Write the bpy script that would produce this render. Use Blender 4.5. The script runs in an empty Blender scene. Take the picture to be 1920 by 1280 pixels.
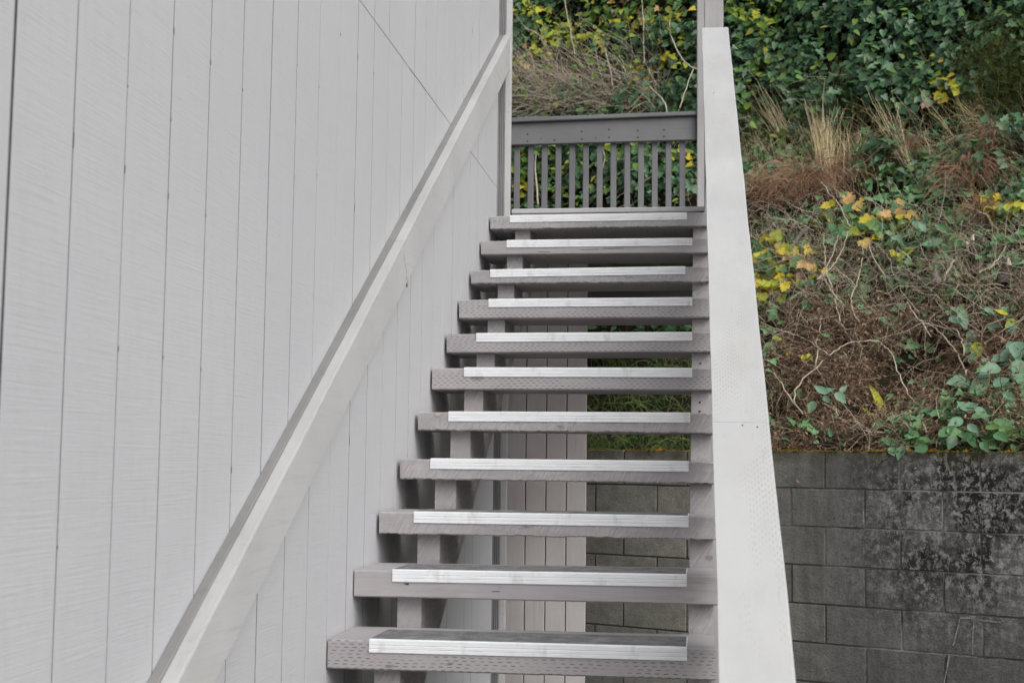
import bpy, bmesh, math, random
import numpy as np
from mathutils import Matrix, Vector
R = random.Random(7)
NR = np.random.default_rng(11)
scene = bpy.context.scene
COL = scene.collection

# ------------------------------------------------------------------ camera, sky, sun, exposure
FPX = 2589.3
CAM = np.array([1.0748, -4.0049, 0.6048]); YAW, PITCH, ROLL = 0.1357, 0.0879, 0.0116
_f = np.array([-math.sin(YAW)*math.cos(PITCH), math.cos(YAW)*math.cos(PITCH), math.sin(PITCH)])
_r = np.array([math.cos(YAW), math.sin(YAW), 0.0]); _u = np.cross(_r, _f)
_r2 = _r*math.cos(ROLL)+_u*math.sin(ROLL); _u2 = _u*math.cos(ROLL)-_r*math.sin(ROLL)
cd = bpy.data.cameras.new('camera'); cam = bpy.data.objects.new('camera', cd); COL.objects.link(cam)
cam.matrix_world = Matrix(((_r2[0], _u2[0], -_f[0], CAM[0]), (_r2[1], _u2[1], -_f[1], CAM[1]), (_r2[2], _u2[2], -_f[2], CAM[2]), (0, 0, 0, 1)))
cd.sensor_width = 36.0; cd.lens = FPX/1920*36; cd.clip_start = 0.05; cd.clip_end = 500
cd.dof.use_dof = True; cd.dof.focus_distance = 5.3; cd.dof.aperture_fstop = 6.3
scene.camera = cam

SUN_EL, SUN_AZ = math.radians(42), math.radians(136)     # azimuth clockwise from +Y
w = bpy.data.worlds.new('World'); scene.world = w; w.use_nodes = True
nt = w.node_tree; nt.nodes.clear()
sky = nt.nodes.new('ShaderNodeTexSky'); sky.sky_type = 'NISHITA'; sky.sun_disc = False
sky.sun_elevation = SUN_EL; sky.sun_rotation = SUN_AZ; sky.dust_density = 4.0; sky.air_density = 1.0
hs = nt.nodes.new('ShaderNodeHueSaturation'); hs.inputs['Saturation'].default_value = 0.2
bg = nt.nodes.new('ShaderNodeBackground'); bg.inputs['Strength'].default_value = 0.13
wo = nt.nodes.new('ShaderNodeOutputWorld')
nt.links.new(sky.outputs[0], hs.inputs['Color']); nt.links.new(hs.outputs[0], bg.inputs[0]); nt.links.new(bg.outputs[0], wo.inputs[0])
sd = bpy.data.lights.new('sun', 'SUN'); sd.energy = 1.2; sd.angle = math.radians(55); sd.color = (1, 1, 1)
so = bpy.data.objects.new('sun', sd); COL.objects.link(so)
_sv = Vector((math.sin(SUN_AZ)*math.cos(SUN_EL), math.cos(SUN_AZ)*math.cos(SUN_EL), math.sin(SUN_EL)))
so.rotation_euler = _sv.to_track_quat('Z', 'Y').to_euler(); so.location = (0, 0, 12)
vs = scene.view_settings
scene.display_settings.display_device = 'sRGB'
vs.view_transform = 'Standard'; vs.look = 'None'; vs.gamma = 1.0; vs.use_curve_mapping = False
vs.exposure = 0.2
scene.cycles.diffuse_bounces = 2

# ------------------------------------------------------------------ small helpers
def obj(name, mesh, mat=None, parent=None, loc=None):
    o = bpy.data.objects.new(name, mesh); COL.objects.link(o)
    if mat is not None and not mesh.materials: mesh.materials.append(mat)
    if parent is not None: o.parent = parent
    if loc is not None: o.location = loc
    return o
def tag(o, label=None, cat=None, group=None, kind=None):
    if label: o['label'] = label
    if cat: o['category'] = cat
    if group: o['group'] = group
    if kind: o['kind'] = kind
    return o
def thing(name, label, cat, loc=(0, 0, 0), group=None):
    o = bpy.data.objects.new(name, None); COL.objects.link(o); o.location = loc; o.empty_display_size = 0.1
    return tag(o, label, cat, group)
def mesh_np(name, V, F, smooth=False):
    V = np.ascontiguousarray(V, dtype=np.float32); F = np.ascontiguousarray(F, dtype=np.int32)
    m = bpy.data.meshes.new(name); n, k = F.shape
    m.vertices.add(len(V)); m.vertices.foreach_set('co', V.ravel())
    m.loops.add(n*k); m.loops.foreach_set('vertex_index', F.ravel())
    m.polygons.add(n); m.polygons.foreach_set('loop_start', np.arange(0, n*k, k, dtype=np.int32))
    try: m.polygons.foreach_set('loop_total', np.full(n, k, dtype=np.int32))
    except Exception: pass
    if smooth: m.polygons.foreach_set('use_smooth', np.ones(n, dtype=bool))
    m.update(calc_edges=True); m.validate(); return m
def bm_mesh(name, bm):
    bmesh.ops.recalc_face_normals(bm, faces=bm.faces[:])
    m = bpy.data.meshes.new(name); bm.to_mesh(m); bm.free(); return m
def add_box(bm, lo, hi, bev=0.0):
    r = bmesh.ops.create_cube(bm, size=1.0); vv = r['verts']
    for v in vv:
        v.co = Vector([lo[i]+(v.co[i]+0.5)*(hi[i]-lo[i]) for i in range(3)])
    if bev > 0:
        es = list({e for v in vv for e in v.link_edges})
        bmesh.ops.bevel(bm, geom=es, offset=bev, segments=1, affect='EDGES', profile=0.5)
def box_mesh(name, lo, hi, bev=0.003):
    bm = bmesh.new(); add_box(bm, lo, hi, bev); return bm_mesh(name, bm)
def add_prism(bm, prof, fn0, fn1):
    a = [bm.verts.new(fn0(p)) for p in prof]; b = [bm.verts.new(fn1(p)) for p in prof]
    n = len(prof)
    for i in range(n): bm.faces.new((a[i], a[(i+1) % n], b[(i+1) % n], b[i]))
    bm.faces.new(a[::-1]); bm.faces.new(b)
def prism_mesh(name, prof, fn0, fn1):
    bm = bmesh.new(); add_prism(bm, prof, fn0, fn1)
    m = bm_mesh(name, bm); return m
def ray(px, py):
    return _f+(px-960)/FPX*_r2-(py-640)/FPX*_u2
def on_plane(px, py, axis, val):
    d = ray(px, py); return CAM+(val-CAM[axis])/d[axis]*d
def project(P):
    d = np.asarray(P, float)-CAM; z = np.maximum(d@_f, 0.01)
    return 960+FPX*(d@_r2)/z, 640-FPX*(d@_u2)/z

# ------------------------------------------------------------------ materials
class NG:
    def __init__(s, name):
        s.m = bpy.data.materials.new(name); s.m.use_nodes = True; s.t = s.m.node_tree
        s.t.nodes.clear(); s.out = s.n('ShaderNodeOutputMaterial'); s.b = s.n('ShaderNodeBsdfPrincipled')
        s.l(s.b.outputs[0], s.out.inputs[0])
    def n(s, typ, **kw):
        x = s.t.nodes.new(typ)
        for k, v in kw.items(): setattr(x, k, v)
        return x
    def l(s, a, b): s.t.links.new(a, b)
    def pos(s, scale=(1, 1, 1), obj_space=False, rot=(0, 0, 0)):
        mp = s.n('ShaderNodeMapping'); mp.inputs['Scale'].default_value = scale; mp.inputs['Rotation'].default_value = rot
        if obj_space: s.l(s.n('ShaderNodeTexCoord').outputs['Object'], mp.inputs[0])
        else: s.l(s.n('ShaderNodeNewGeometry').outputs['Position'], mp.inputs[0])
        return mp.outputs[0]
    def aniso(s, rot, scale):      # turn first, then stretch
        mp = s.n('ShaderNodeMapping'); mp.inputs['Scale'].default_value = scale; s.l(s.pos(rot=rot), mp.inputs[0]); return mp.outputs[0]
    def noise(s, vec, scale=1.0, detail=4.0, rough=0.55, dist=0.0):
        x = s.n('ShaderNodeTexNoise'); s.l(vec, x.inputs['Vector'])
        x.inputs['Scale'].default_value = scale; x.inputs['Detail'].default_value = detail
        x.inputs['Roughness'].default_value = rough; x.inputs['Distortion'].default_value = dist
        return x.outputs['Fac']
    def ramp(s, fac, stops, interp='LINEAR'):
        x = s.n('ShaderNodeValToRGB'); s.l(fac, x.inputs[0]); e = x.color_ramp; e.interpolation = interp
        while len(e.elements) < len(stops): e.elements.new(0.5)
        for el, (p, c) in zip(e.elements, stops):
            el.position = p; el.color = (c, c, c, 1) if isinstance(c, (int, float)) else (*c, 1)
        return x.outputs[0]
    def mix(s, fac, a, b, mode='MIX'):
        x = s.n('ShaderNodeMix', data_type='RGBA', blend_type=mode)
        for sock, v in ((x.inputs[0], fac), (x.inputs[6], a), (x.inputs[7], b)):
            if isinstance(v, (int, float)): sock.default_value = v if sock == x.inputs[0] else (v, v, v, 1)
            elif isinstance(v, tuple): sock.default_value = (*v, 1)
            else: s.l(v, sock)
        return x.outputs[2]
    def math(s, op, a, b=None, c=None):
        x = s.n('ShaderNodeMath', operation=op)
        for i, v in enumerate((a, b, c)):
            if v is None: continue
            if isinstance(v, (int, float)): x.inputs[i].default_value = v
            else: s.l(v, x.inputs[i])
        return x.outputs[0]
    def base(s, c):
        if isinstance(c, tuple): s.b.inputs['Base Color'].default_value = (*c, 1)
        else: s.l(c, s.b.inputs['Base Color'])
    def rough(s, r, spec=0.5, metal=0.0):
        if isinstance(r, (int, float)): s.b.inputs['Roughness'].default_value = r
        else: s.l(r, s.b.inputs['Roughness'])
        s.b.inputs['Specular IOR Level'].default_value = spec; s.b.inputs['Metallic'].default_value = metal
    def bump(s, h, strength=0.3, dist=0.002, prev=None):
        x = s.n('ShaderNodeBump'); x.inputs['Strength'].default_value = strength; x.inputs['Distance'].default_value = dist
        s.l(h, x.inputs['Height'])
        if prev is not None: s.l(prev, x.inputs['Normal'])
        s.l(x.outputs[0], s.b.inputs['Normal']); return x.outputs[0]
MAT = {}
def siding_mat():
    g = NG('siding_paint')
    big = g.noise(g.pos((1, 1, 1)), 0.9, 3); mid = g.noise(g.pos((1, 6, 2)), 5, 4)
    c = g.mix(g.ramp(big, [(0.35, 0.0), (0.7, 1.0)]), (0.555, 0.557, 0.573), (0.595, 0.597, 0.610))
    c = g.mix(g.math('MULTIPLY', g.ramp(mid, [(0.5, 0.0), (0.75, 1.0)]), 0.35), c, (0.52, 0.52, 0.525))
    fib = g.noise(g.pos((10, 4.0, 260)), 1, 4, 0.65, 0.0)
    c = g.mix(g.math('MULTIPLY', g.ramp(fib, [(0.30, 1.0), (0.44, 0.0)]), 0.34), c, (0.47, 0.47, 0.48))
    g.base(c); g.rough(0.75, 0.3)
    b1 = g.bump(fib, 0.42, 0.003)
    g.bump(g.noise(g.pos((60, 60, 60)), 1.5, 3), 0.18, 0.003, b1)
    return g.m
def trim_mat(name, a, b, streak=(60, 2.5, 60), ru=0.6, bs=0.3):
    g = NG(name)
    f = g.noise(g.pos(streak), 1, 5, 0.6, 0.3); big = g.noise(g.pos(), 2.2, 4)
    c = g.mix(g.ramp(big, [(0.35, 0.0), (0.65, 1.0)]), a, b)
    c = g.mix(g.math('MULTIPLY', g.ramp(f, [(0.3, 1.0), (0.45, 0.0)]), 0.3), c, tuple(x*0.7 for x in a))
    g.base(c); g.rough(ru, 0.35); g.bump(f, bs, 0.003); return g.m
def incise_mask(g, ax, bx, px, pz, duty, lo, hi, bend=0.0):
    """staggered dashes: ax along, bx across (sockets)"""
    row = g.math('FLOOR', g.math('DIVIDE', bx, pz))
    wn = g.n('ShaderNodeTexWhiteNoise', noise_dimensions='1D'); g.l(row, wn.inputs['W'])
    off = g.math('ADD', g.math('MULTIPLY', g.math('MODULO', row, 2.0), 0.5), g.math('MULTIPLY', wn.outputs['Value'], bend))
    fx = g.math('FRACT', g.math('ADD', g.math('DIVIDE', ax, px), off))
    fz = g.math('FRACT', g.math('DIVIDE', bx, pz))
    a = g.math('LESS_THAN', fx, duty); b = g.math('GREATER_THAN', fz, lo); c = g.math('LESS_THAN', fz, hi)
    return g.math('MULTIPLY', g.math('MULTIPLY', a, b), c)
def tread_mat(name, kind):
    g = NG(name)
    A, B = (0.355, 0.335, 0.342), (0.415, 0.392, 0.398)
    big = g.noise(g.pos(), 3.0, 4); f = g.noise(g.pos((5, 60, 60)), 1, 5, 0.6, 0.5)
    c = g.mix(g.ramp(big, [(0.35, 0.0), (0.65, 1.0)]), A, B)
    ge = g.n('ShaderNodeNewGeometry'); sp = g.n('ShaderNodeSeparateXYZ'); g.l(ge.outputs['Position'], sp.inputs[0])
    nm = g.n('ShaderNodeSeparateXYZ'); g.l(ge.outputs['True Normal'], nm.inputs[0])
    front = g.math('GREATER_THAN', g.math('ABSOLUTE', nm.outputs['Y']), 0.6)
    if kind == 'incised':
        wob = g.math('MULTIPLY', g.math('SUBTRACT', g.noise(g.pos((7, 1, 7)), 1, 2), 0.5), 0.012)
        m = incise_mask(g, g.math('ADD', sp.outputs['X'], g.math('MULTIPLY', wob, 0.6)), g.math('ADD', sp.outputs['Z'], wob), 0.026, 0.0098, 0.5, 0.34, 0.58, 0.45)
        fade = g.ramp(g.noise(g.pos((9, 9, 40)), 1, 3), [(0.34, 0.0), (0.55, 1.0)])
        m = g.math('MULTIPLY', g.math('MULTIPLY', m, front), fade)
        c = g.mix(g.math('MULTIPLY', m, 0.85), c, (0.09, 0.083, 0.085))
        g.bump(g.math('MULTIPLY', m, -1.0), 0.5, 0.003)
    elif kind == 'rough':
        saw = g.noise(g.aniso((0, math.radians(-32), 0), (120, 20, 9)), 1, 3, 0.6, 0.3)
        gate = g.ramp(g.noise(g.pos((4, 4, 9)), 1.3, 3), [(0.35, 0.5), (0.62, 1.0)])
        h = g.math('MULTIPLY', saw, gate)
        c = g.mix(g.math('MULTIPLY', g.ramp(h, [(0.36, 0.0), (0.55, 1.0)]), 0.5), c, (0.50, 0.475, 0.478))
        p = g.bump(h, 0.8, 0.012); g.bump(g.noise(g.pos((20, 60, 60)), 1.5, 5, 0.7), 0.35, 0.004, p)
    else:
        c = g.mix(g.math('MULTIPLY', g.ramp(f, [(0.34, 1.0), (0.46, 0.0)]), 0.35), c, (0.25, 0.232, 0.236))
        g.bump(f, 0.35, 0.004)
    kn = g.ramp(g.noise(g.pos((9, 9, 22)), 1, 2), [(0.70, 0.0), (0.74, 1.0)]); c = g.mix(g.math('MULTIPLY', kn, 0.5), c, (0.12, 0.105, 0.10))
    dirt = g.ramp(g.noise(g.pos((6, 6, 30)), 2, 5, 0.7), [(0.28, 1.0), (0.40, 0.0)])
    c = g.mix(g.math('MULTIPLY', dirt, 0.4), c, (0.23, 0.21, 0.205))
    g.base(c); g.rough(0.6, 0.35); return g.m
def cap_mat():
    g = NG('cap_paint')
    big = g.noise(g.pos((1, 1, 1)), 2.0, 4); f = g.noise(g.pos((70, 4, 70)), 1, 5, 0.6, 0.3)
    c = g.mix(g.ramp(big, [(0.35, 0.0), (0.7, 1.0)]), (0.47, 0.472, 0.472), (0.525, 0.527, 0.525))
    st = g.ramp(g.noise(g.pos((4, 1.5, 1.5)), 2.5, 4), [(0.55, 0.0), (0.75, 1.0)])
    c = g.mix(g.math('MULTIPLY', st, 0.4), c, (0.46, 0.455, 0.40))
    ge = g.n('ShaderNodeNewGeometry'); sp = g.n('ShaderNodeSeparateXYZ'); g.l(ge.outputs['Position'], sp.inputs[0])
    m = incise_mask(g, sp.outputs['Y'], sp.outputs['X'], 0.022, 0.0075, 0.40, 0.3, 0.72, 0.5)
    gate = g.ramp(g.noise(g.pos((9, 2, 2)), 1.2, 4), [(0.46, 0.0), (0.66, 1.0)])
    m = g.math('MULTIPLY', m, gate)
    c = g.mix(g.math('MULTIPLY', m, 0.6), c, (0.28, 0.28, 0.28))
    scf = g.ramp(g.noise(g.pos((18, 3, 3)), 3, 6, 0.75), [(0.60, 0.0), (0.70, 1.0)]); c = g.mix(g.math('MULTIPLY', scf, 0.5), c, (0.33, 0.32, 0.29))
    edge = g.ramp(g.noise(g.pos((3, 0.8, 1)), 1.6, 5, 0.7), [(0.42, 0.0), (0.62, 1.0)]); c = g.mix(g.math('MULTIPLY', edge, 0.3), c, (0.36, 0.36, 0.355))
    c = g.mix(g.math('MULTIPLY', g.ramp(f, [(0.28, 1.0), (0.38, 0.0)]), 0.25), c, (0.42, 0.42, 0.41))
    g.base(c); g.rough(0.6, 0.35); p = g.bump(f, 0.15, 0.002); g.bump(g.math('MULTIPLY', m, -1), 0.3, 0.002, p); return g.m
def metal_mat():
    g = NG('aluminium_nosing'); n = g.noise(g.pos((5, 25, 25)), 2, 3, 0.6); d = g.noise(g.pos((14, 6, 6)), 1.5, 4)
    c = g.mix(g.ramp(n, [(0.35, 0.0), (0.6, 1.0)]), (0.79, 0.80, 0.815), (0.86, 0.87, 0.885))
    c = g.mix(g.math('MULTIPLY', g.ramp(d, [(0.58, 0.0), (0.75, 1.0)]), 0.55), c, (0.52, 0.51, 0.50))
    sc_ = g.ramp(g.noise(g.pos((3, 70, 70)), 3, 5, 0.75), [(0.60, 0.0), (0.68, 1.0)]); c = g.mix(g.math('MULTIPLY', sc_, 0.35), c, (0.40, 0.39, 0.385))
    g.base(c); g.rough(0.8, 0.2, 0.0); return g.m
def grip_mat():
    g = NG('grip_grit'); n = g.noise(g.pos((6, 6, 6)), 2.5, 6, 0.75); f = g.noise(g.pos(), 400, 2)
    c = g.mix(g.ramp(n, [(0.35, 0.0), (0.65, 1.0)]), (0.07, 0.07, 0.073), (0.28, 0.28, 0.285))
    c = g.mix(0.3, c, g.ramp(f, [(0.35, 0.02), (0.65, 0.35)])); g.base(c); g.rough(0.85, 0.3); g.bump(f, 0.6, 0.002); return g.m
def cmu_mat(mortar=False):
    g = NG('mortar_joint' if mortar else 'concrete_block')
    grain = g.noise(g.pos(), 140, 3, 0.7); big = g.noise(g.pos(), 2.2, 4); mid = g.noise(g.pos(), 9, 5, 0.65)
    ge = g.n('ShaderNodeNewGeometry'); sp = g.n('ShaderNodeSeparateXYZ'); g.l(ge.outputs['Position'], sp.inputs[0])
    side = g.ramp(g.math('DIVIDE', g.math('SUBTRACT', sp.outputs['X'], 1.2), 1.1), [(0.0, 0.0), (0.6, 1.0)])
    oi = g.n('ShaderNodeObjectInfo')
    clean = g.mix(oi.outputs['Random'], (0.35, 0.335, 0.285), (0.42, 0.405, 0.35))
    grey = g.mix(oi.outputs['Random'], (0.155, 0.155, 0.151), (0.215, 0.215, 0.21))
    c = g.mix(side, clean, grey)
    c = g.mix(g.math('MULTIPLY', g.ramp(mid, [(0.35, 0.0), (0.7, 1.0)]), 0.5), c, (0.065, 0.063, 0.058))
    c = g.mix(g.math('MULTIPLY', g.ramp(grain, [(0.35, 1.0), (0.55, 0.0)]), 0.45), c, (0.075, 0.073, 0.068))
    if mortar:
        wn = g.noise(g.pos(), 3.2, 4)
        c = g.mix(g.math('MULTIPLY', g.ramp(wn, [(0.47, 0.0), (0.6, 1.0)]), side), (0.115, 0.11, 0.10), (0.42, 0.41, 0.395))
    else:
        # lichen: black crust in patches, pale crust between
        sx = g.math('MULTIPLY', g.ramp(g.math('DIVIDE', g.math('SUBTRACT', sp.outputs['X'], 1.75), 0.5), [(0.0, 0.0), (0.8, 1.0)]), g.ramp(g.math('ADD', sp.outputs['Z'], 0.35), [(0.0, 0.15), (0.5, 1.0)]))
        patch = g.ramp(g.noise(g.pos((1, 1, 0.8)), 3.4, 3), [(0.36, 0.0), (0.52, 1.0)])
        spk = g.ramp(g.noise(g.pos((1, 1, 0.75)), 36, 6, 0.8, 0.3), [(0.47, 0.0), (0.515, 1.0)])
        pale = g.ramp(g.noise(g.pos(), 24, 6, 0.78), [(0.46, 0.0), (0.58, 1.0)])
        c = g.mix(g.math('MULTIPLY', g.math('MULTIPLY', pale, sx), 0.85), c, (0.42, 0.415, 0.405))
        c = g.mix(g.math('MULTIPLY', g.math('MULTIPLY', spk, g.math('ADD', g.math('MULTIPLY', patch, 0.9), 0.10)), sx), c, (0.022, 0.022, 0.018))
        spk2 = g.ramp(g.noise(g.pos(), 60, 4, 0.7), [(0.60, 0.0), (0.66, 1.0)])
        c = g.mix(g.math('MULTIPLY', g.math('MULTIPLY', spk2, side), 0.6), c, (0.04, 0.04, 0.036))
        mz = g.ramp(g.math('ADD', sp.outputs['Z'], g.math('MULTIPLY', g.math('SUBTRACT', mid, 0.5), 0.22)), [(0.60, 0.0), (0.70, 1.0)])
        run = g.ramp(g.noise(g.pos((7, 7, 0.7)), 1.3, 4, 0.7), [(0.50, 0.0), (0.66, 1.0)])
        c = g.mix(g.math('MULTIPLY', g.math('MULTIPLY', run, side), 0.45), c, (0.05, 0.05, 0.045))
        c = g.mix(g.math('MULTIPLY', mz, 0.6), c, (0.085, 0.075, 0.03))
    g.base(c); g.rough(0.95, 0.2); p = g.bump(grain, 0.9, 0.006); g.bump(g.noise(g.pos(), 26, 5, 0.7), 0.6, 0.012, p); return g.m
def leaf_mat(name, cols, ru=0.45, spec=0.5, island=True, trans=0.0, gain=1.0):
    spec *= 0.55; ru = min(1.0, ru+0.05); out = []
    for c in cols:
        l = sum(c)/3; out.append(tuple(max(0.004, gain*(l+1.18*(x-l))) for x in c))
    cols = out; g = NG(name)
    if island: f = g.n('ShaderNodeNewGeometry').outputs['Random Per Island']
    else: f = g.n('ShaderNodeObjectInfo').outputs['Random']
    c = g.ramp(f, [(i/max(1, len(cols)-1), c) for i, c in enumerate(cols)])
    n = g.noise(g.pos(), 60, 3); c = g.mix(0.5, c, g.ramp(n, [(0.3, 0.7), (0.7, 1.3)]), 'MULTIPLY')
    g.base(c); g.rough(ru, spec)
    if trans > 0:
        tr = g.n('ShaderNodeBsdfTranslucent'); g.l(c, tr.inputs[0]); mx = g.n('ShaderNodeMixShader'); mx.inputs[0].default_value = trans
        g.l(g.b.outputs[0], mx.inputs[1]); g.l(tr.outputs[0], mx.inputs[2]); g.l(mx.outputs[0], g.out.inputs[0])
    return g.m
def soil_mat():
    g = NG('bank_soil'); n = g.noise(g.pos(), 6, 6, 0.7); f = g.noise(g.pos(), 45, 5, 0.7)
    c = g.mix(g.ramp(n, [(0.35, 0.0), (0.65, 1.0)]), (0.022, 0.016, 0.012), (0.06, 0.043, 0.03))
    c = g.mix(g.ramp(f, [(0.45, 0.0), (0.7, 1.0)]), c, (0.035, 0.038, 0.018)); g.base(c); g.rough(1.0, 0.1); g.bump(f, 1.0, 0.03); return g.m
def bark_mat(name, a, b, sc=40):
    g = NG(name); n = g.noise(g.pos(), sc, 5, 0.7); g.base(g.mix(g.ramp(n, [(0.35, 0.0), (0.65, 1.0)]), a, b)); g.rough(0.9, 0.2); g.bump(n, 0.5, 0.006); return g.m
M = MAT
M['siding'] = siding_mat()
M['trim'] = trim_mat('trim_paint', (0.50, 0.50, 0.495), (0.57, 0.57, 0.56))
M['trim_dark'] = trim_mat('fluted_trim_paint', (0.30, 0.295, 0.30), (0.36, 0.352, 0.355), (60, 60, 2.5))
M['rail'] = trim_mat('handrail_paint', (0.51, 0.51, 0.505), (0.57, 0.57, 0.56), (50, 3, 50))
M['rail_top'] = trim_mat('toned_down_rail_paint', (0.385, 0.385, 0.382), (0.45, 0.448, 0.44), (50, 4, 50), 0.7, 0.35)  # darker copy of the rail paint, dims the lit top by colour
M['taupe'] = trim_mat('taupe_paint', (0.36, 0.34, 0.345), (0.41, 0.388, 0.392), (20, 20, 20), 0.6, 0.35)
M['stringer'] = tread_mat('stringer_paint', 'rough')
M['taupe_deep'] = trim_mat('dark_taupe_paint', (0.185, 0.178, 0.178), (0.24, 0.23, 0.23), (50, 4, 50), 0.7, 0.4)  # darker taupe for the strip between rail and wall
M['incised'] = tread_mat('incised_tread_paint', 'incised'); M['rough'] = tread_mat('rough_tread_paint', 'rough'); M['smooth'] = tread_mat('smooth_tread_paint', 'smooth')
M['cap'] = cap_mat(); M['alu'] = metal_mat(); M['grip'] = grip_mat()
M['shaded_grey'] = trim_mat('shaded_grey_paint', (0.165, 0.166, 0.172), (0.215, 0.216, 0.222), (4, 60, 60), 0.5, 0.25)  # shade over the landing railing put into a darker grey
M['post'] = trim_mat('post_paint', (0.36, 0.345, 0.35), (0.45, 0.435, 0.435), (60, 60, 5), 0.65, 0.5)
M['plank'] = trim_mat('plank_paint', (0.49, 0.452, 0.445), (0.60, 0.56, 0.55), (60, 60, 4), 0.7, 0.45)
M['block'] = cmu_mat(); M['mortar'] = cmu_mat(True)
M['black'] = trim_mat('dark_gap_material', (0.02, 0.02, 0.02), (0.03, 0.03, 0.03))
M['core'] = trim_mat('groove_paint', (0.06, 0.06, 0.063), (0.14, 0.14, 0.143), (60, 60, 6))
M['rust'] = bark_mat('rust', (0.16, 0.07, 0.025), (0.30, 0.15, 0.06), 200)
M['chalk'] = bark_mat('chalky_deposit', (0.14, 0.138, 0.13), (0.42, 0.41, 0.40), 110)
M['soil'] = soil_mat()
M['roof'] = bark_mat('roof_felt', (0.08, 0.08, 0.085), (0.13, 0.13, 0.13), 30)
M['gravel'] = bark_mat('gravel_ground', (0.06, 0.058, 0.055), (0.14, 0.135, 0.125), 60)
M['ivy'] = leaf_mat('ivy_leaf', [(0.025, 0.058, 0.030), (0.042, 0.098, 0.044), (0.070, 0.14, 0.068), (0.050, 0.10, 0.056), (0.11, 0.18, 0.06)], 0.38, 0.8, gain=1.05)
M['ivy_light'] = leaf_mat('light_ivy_leaf', [(0.06, 0.14, 0.04), (0.10, 0.19, 0.05), (0.17, 0.24, 0.06), (0.11, 0.18, 0.06), (0.30, 0.28, 0.08)], 0.42, 0.45, trans=0.25, gain=1.25)
M['ground_leaf'] = leaf_mat('groundcover_leaf', [(0.075, 0.17, 0.08), (0.13, 0.26, 0.12), (0.20, 0.33, 0.19), (0.11, 0.21, 0.08)], 0.4, 0.5, trans=0.12, gain=1.15)
M['grass'] = leaf_mat('green_grass_blade', [(0.055, 0.12, 0.04), (0.10, 0.185, 0.06), (0.17, 0.25, 0.10), (0.22, 0.24, 0.10), (0.26, 0.23, 0.13)], 0.5, 0.4, trans=0.25, gain=1.15)
M['drygrass'] = leaf_mat('dry_grass_blade', [(0.40, 0.33, 0.18), (0.54, 0.45, 0.27), (0.28, 0.29, 0.11), (0.64, 0.56, 0.38), (0.21, 0.26, 0.09)], 0.7, 0.3, trans=0.15, gain=1.15)
M['straw'] = leaf_mat('straw_blade', [(0.60, 0.50, 0.32), (0.70, 0.61, 0.43), (0.50, 0.40, 0.24)], 0.7, 0.3, trans=0.15, gain=1.1)
M['bracken'] = leaf_mat('dead_bracken', [(0.10, 0.066, 0.046), (0.20, 0.14, 0.10), (0.30, 0.22, 0.16), (0.13, 0.09, 0.066), (0.40, 0.31, 0.24)], 0.9, 0.2, gain=1.12)
M['fern'] = leaf_mat('dead_fern', [(0.20, 0.125, 0.09), (0.32, 0.20, 0.145), (0.42, 0.29, 0.21), (0.28, 0.165, 0.105)], 0.9, 0.2, gain=1.12)
M['twig'] = leaf_mat('bare_twig', [(0.30, 0.25, 0.20), (0.46, 0.40, 0.32), (0.58, 0.52, 0.43), (0.36, 0.30, 0.25)], 0.8, 0.3)
M['cane'] = bark_mat('bleached_cane', (0.42, 0.35, 0.26), (0.62, 0.55, 0.44), 60)
M['cane_dark'] = bark_mat('dark_cane', (0.045, 0.03, 0.028), (0.10, 0.07, 0.06), 60)
M['bark'] = bark_mat('dark_bark', (0.03, 0.024, 0.02), (0.09, 0.075, 0.062), 25)
M['greybark'] = bark_mat('grey_bark', (0.10, 0.09, 0.08), (0.26, 0.24, 0.22), 50)
M['palewood'] = bark_mat('broken_wood', (0.45, 0.38, 0.30), (0.65, 0.58, 0.50), 60)
M['moss'] = leaf_mat('orange_moss', [(0.05, 0.045, 0.012), (0.16, 0.09, 0.015), (0.06, 0.07, 0.02), (0.22, 0.12, 0.03), (0.04, 0.035, 0.015)], 0.95, 0.1)
M['yleaf'] = leaf_mat('yellow_leaf', [(0.52, 0.42, 0.07), (0.64, 0.52, 0.12), (0.44, 0.42, 0.09)], 0.5, 0.35, False, 0.25, gain=1.1)
M['oleaf'] = leaf_mat('orange_leaf', [(0.60, 0.37, 0.16), (0.64, 0.44, 0.25), (0.56, 0.42, 0.14)], 0.55, 0.35, False, 0.25, gain=1.1)
M['gleaf'] = leaf_mat('mid_green_leaf', [(0.07, 0.15, 0.075), (0.11, 0.20, 0.10), (0.15, 0.24, 0.09)], 0.45, 0.45, False, 0.2, gain=1.25)
M['bleaf'] = leaf_mat('pale_bramble_leaf', [(0.12, 0.20, 0.14), (0.17, 0.27, 0.19), (0.13, 0.23, 0.13), (0.22, 0.32, 0.23)], 0.42, 0.5, False, 0.12, gain=1.1)
M['pleaf'] = leaf_mat('faded_pink_leaf', [(0.34, 0.24, 0.20), (0.42, 0.29, 0.24)], 0.6, 0.3, False, 0.15)
M['lleaf'] = leaf_mat('lime_leaf', [(0.27, 0.34, 0.07), (0.38, 0.41, 0.09), (0.46, 0.43, 0.09)], 0.5, 0.35, False, 0.25, gain=1.15)

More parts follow.
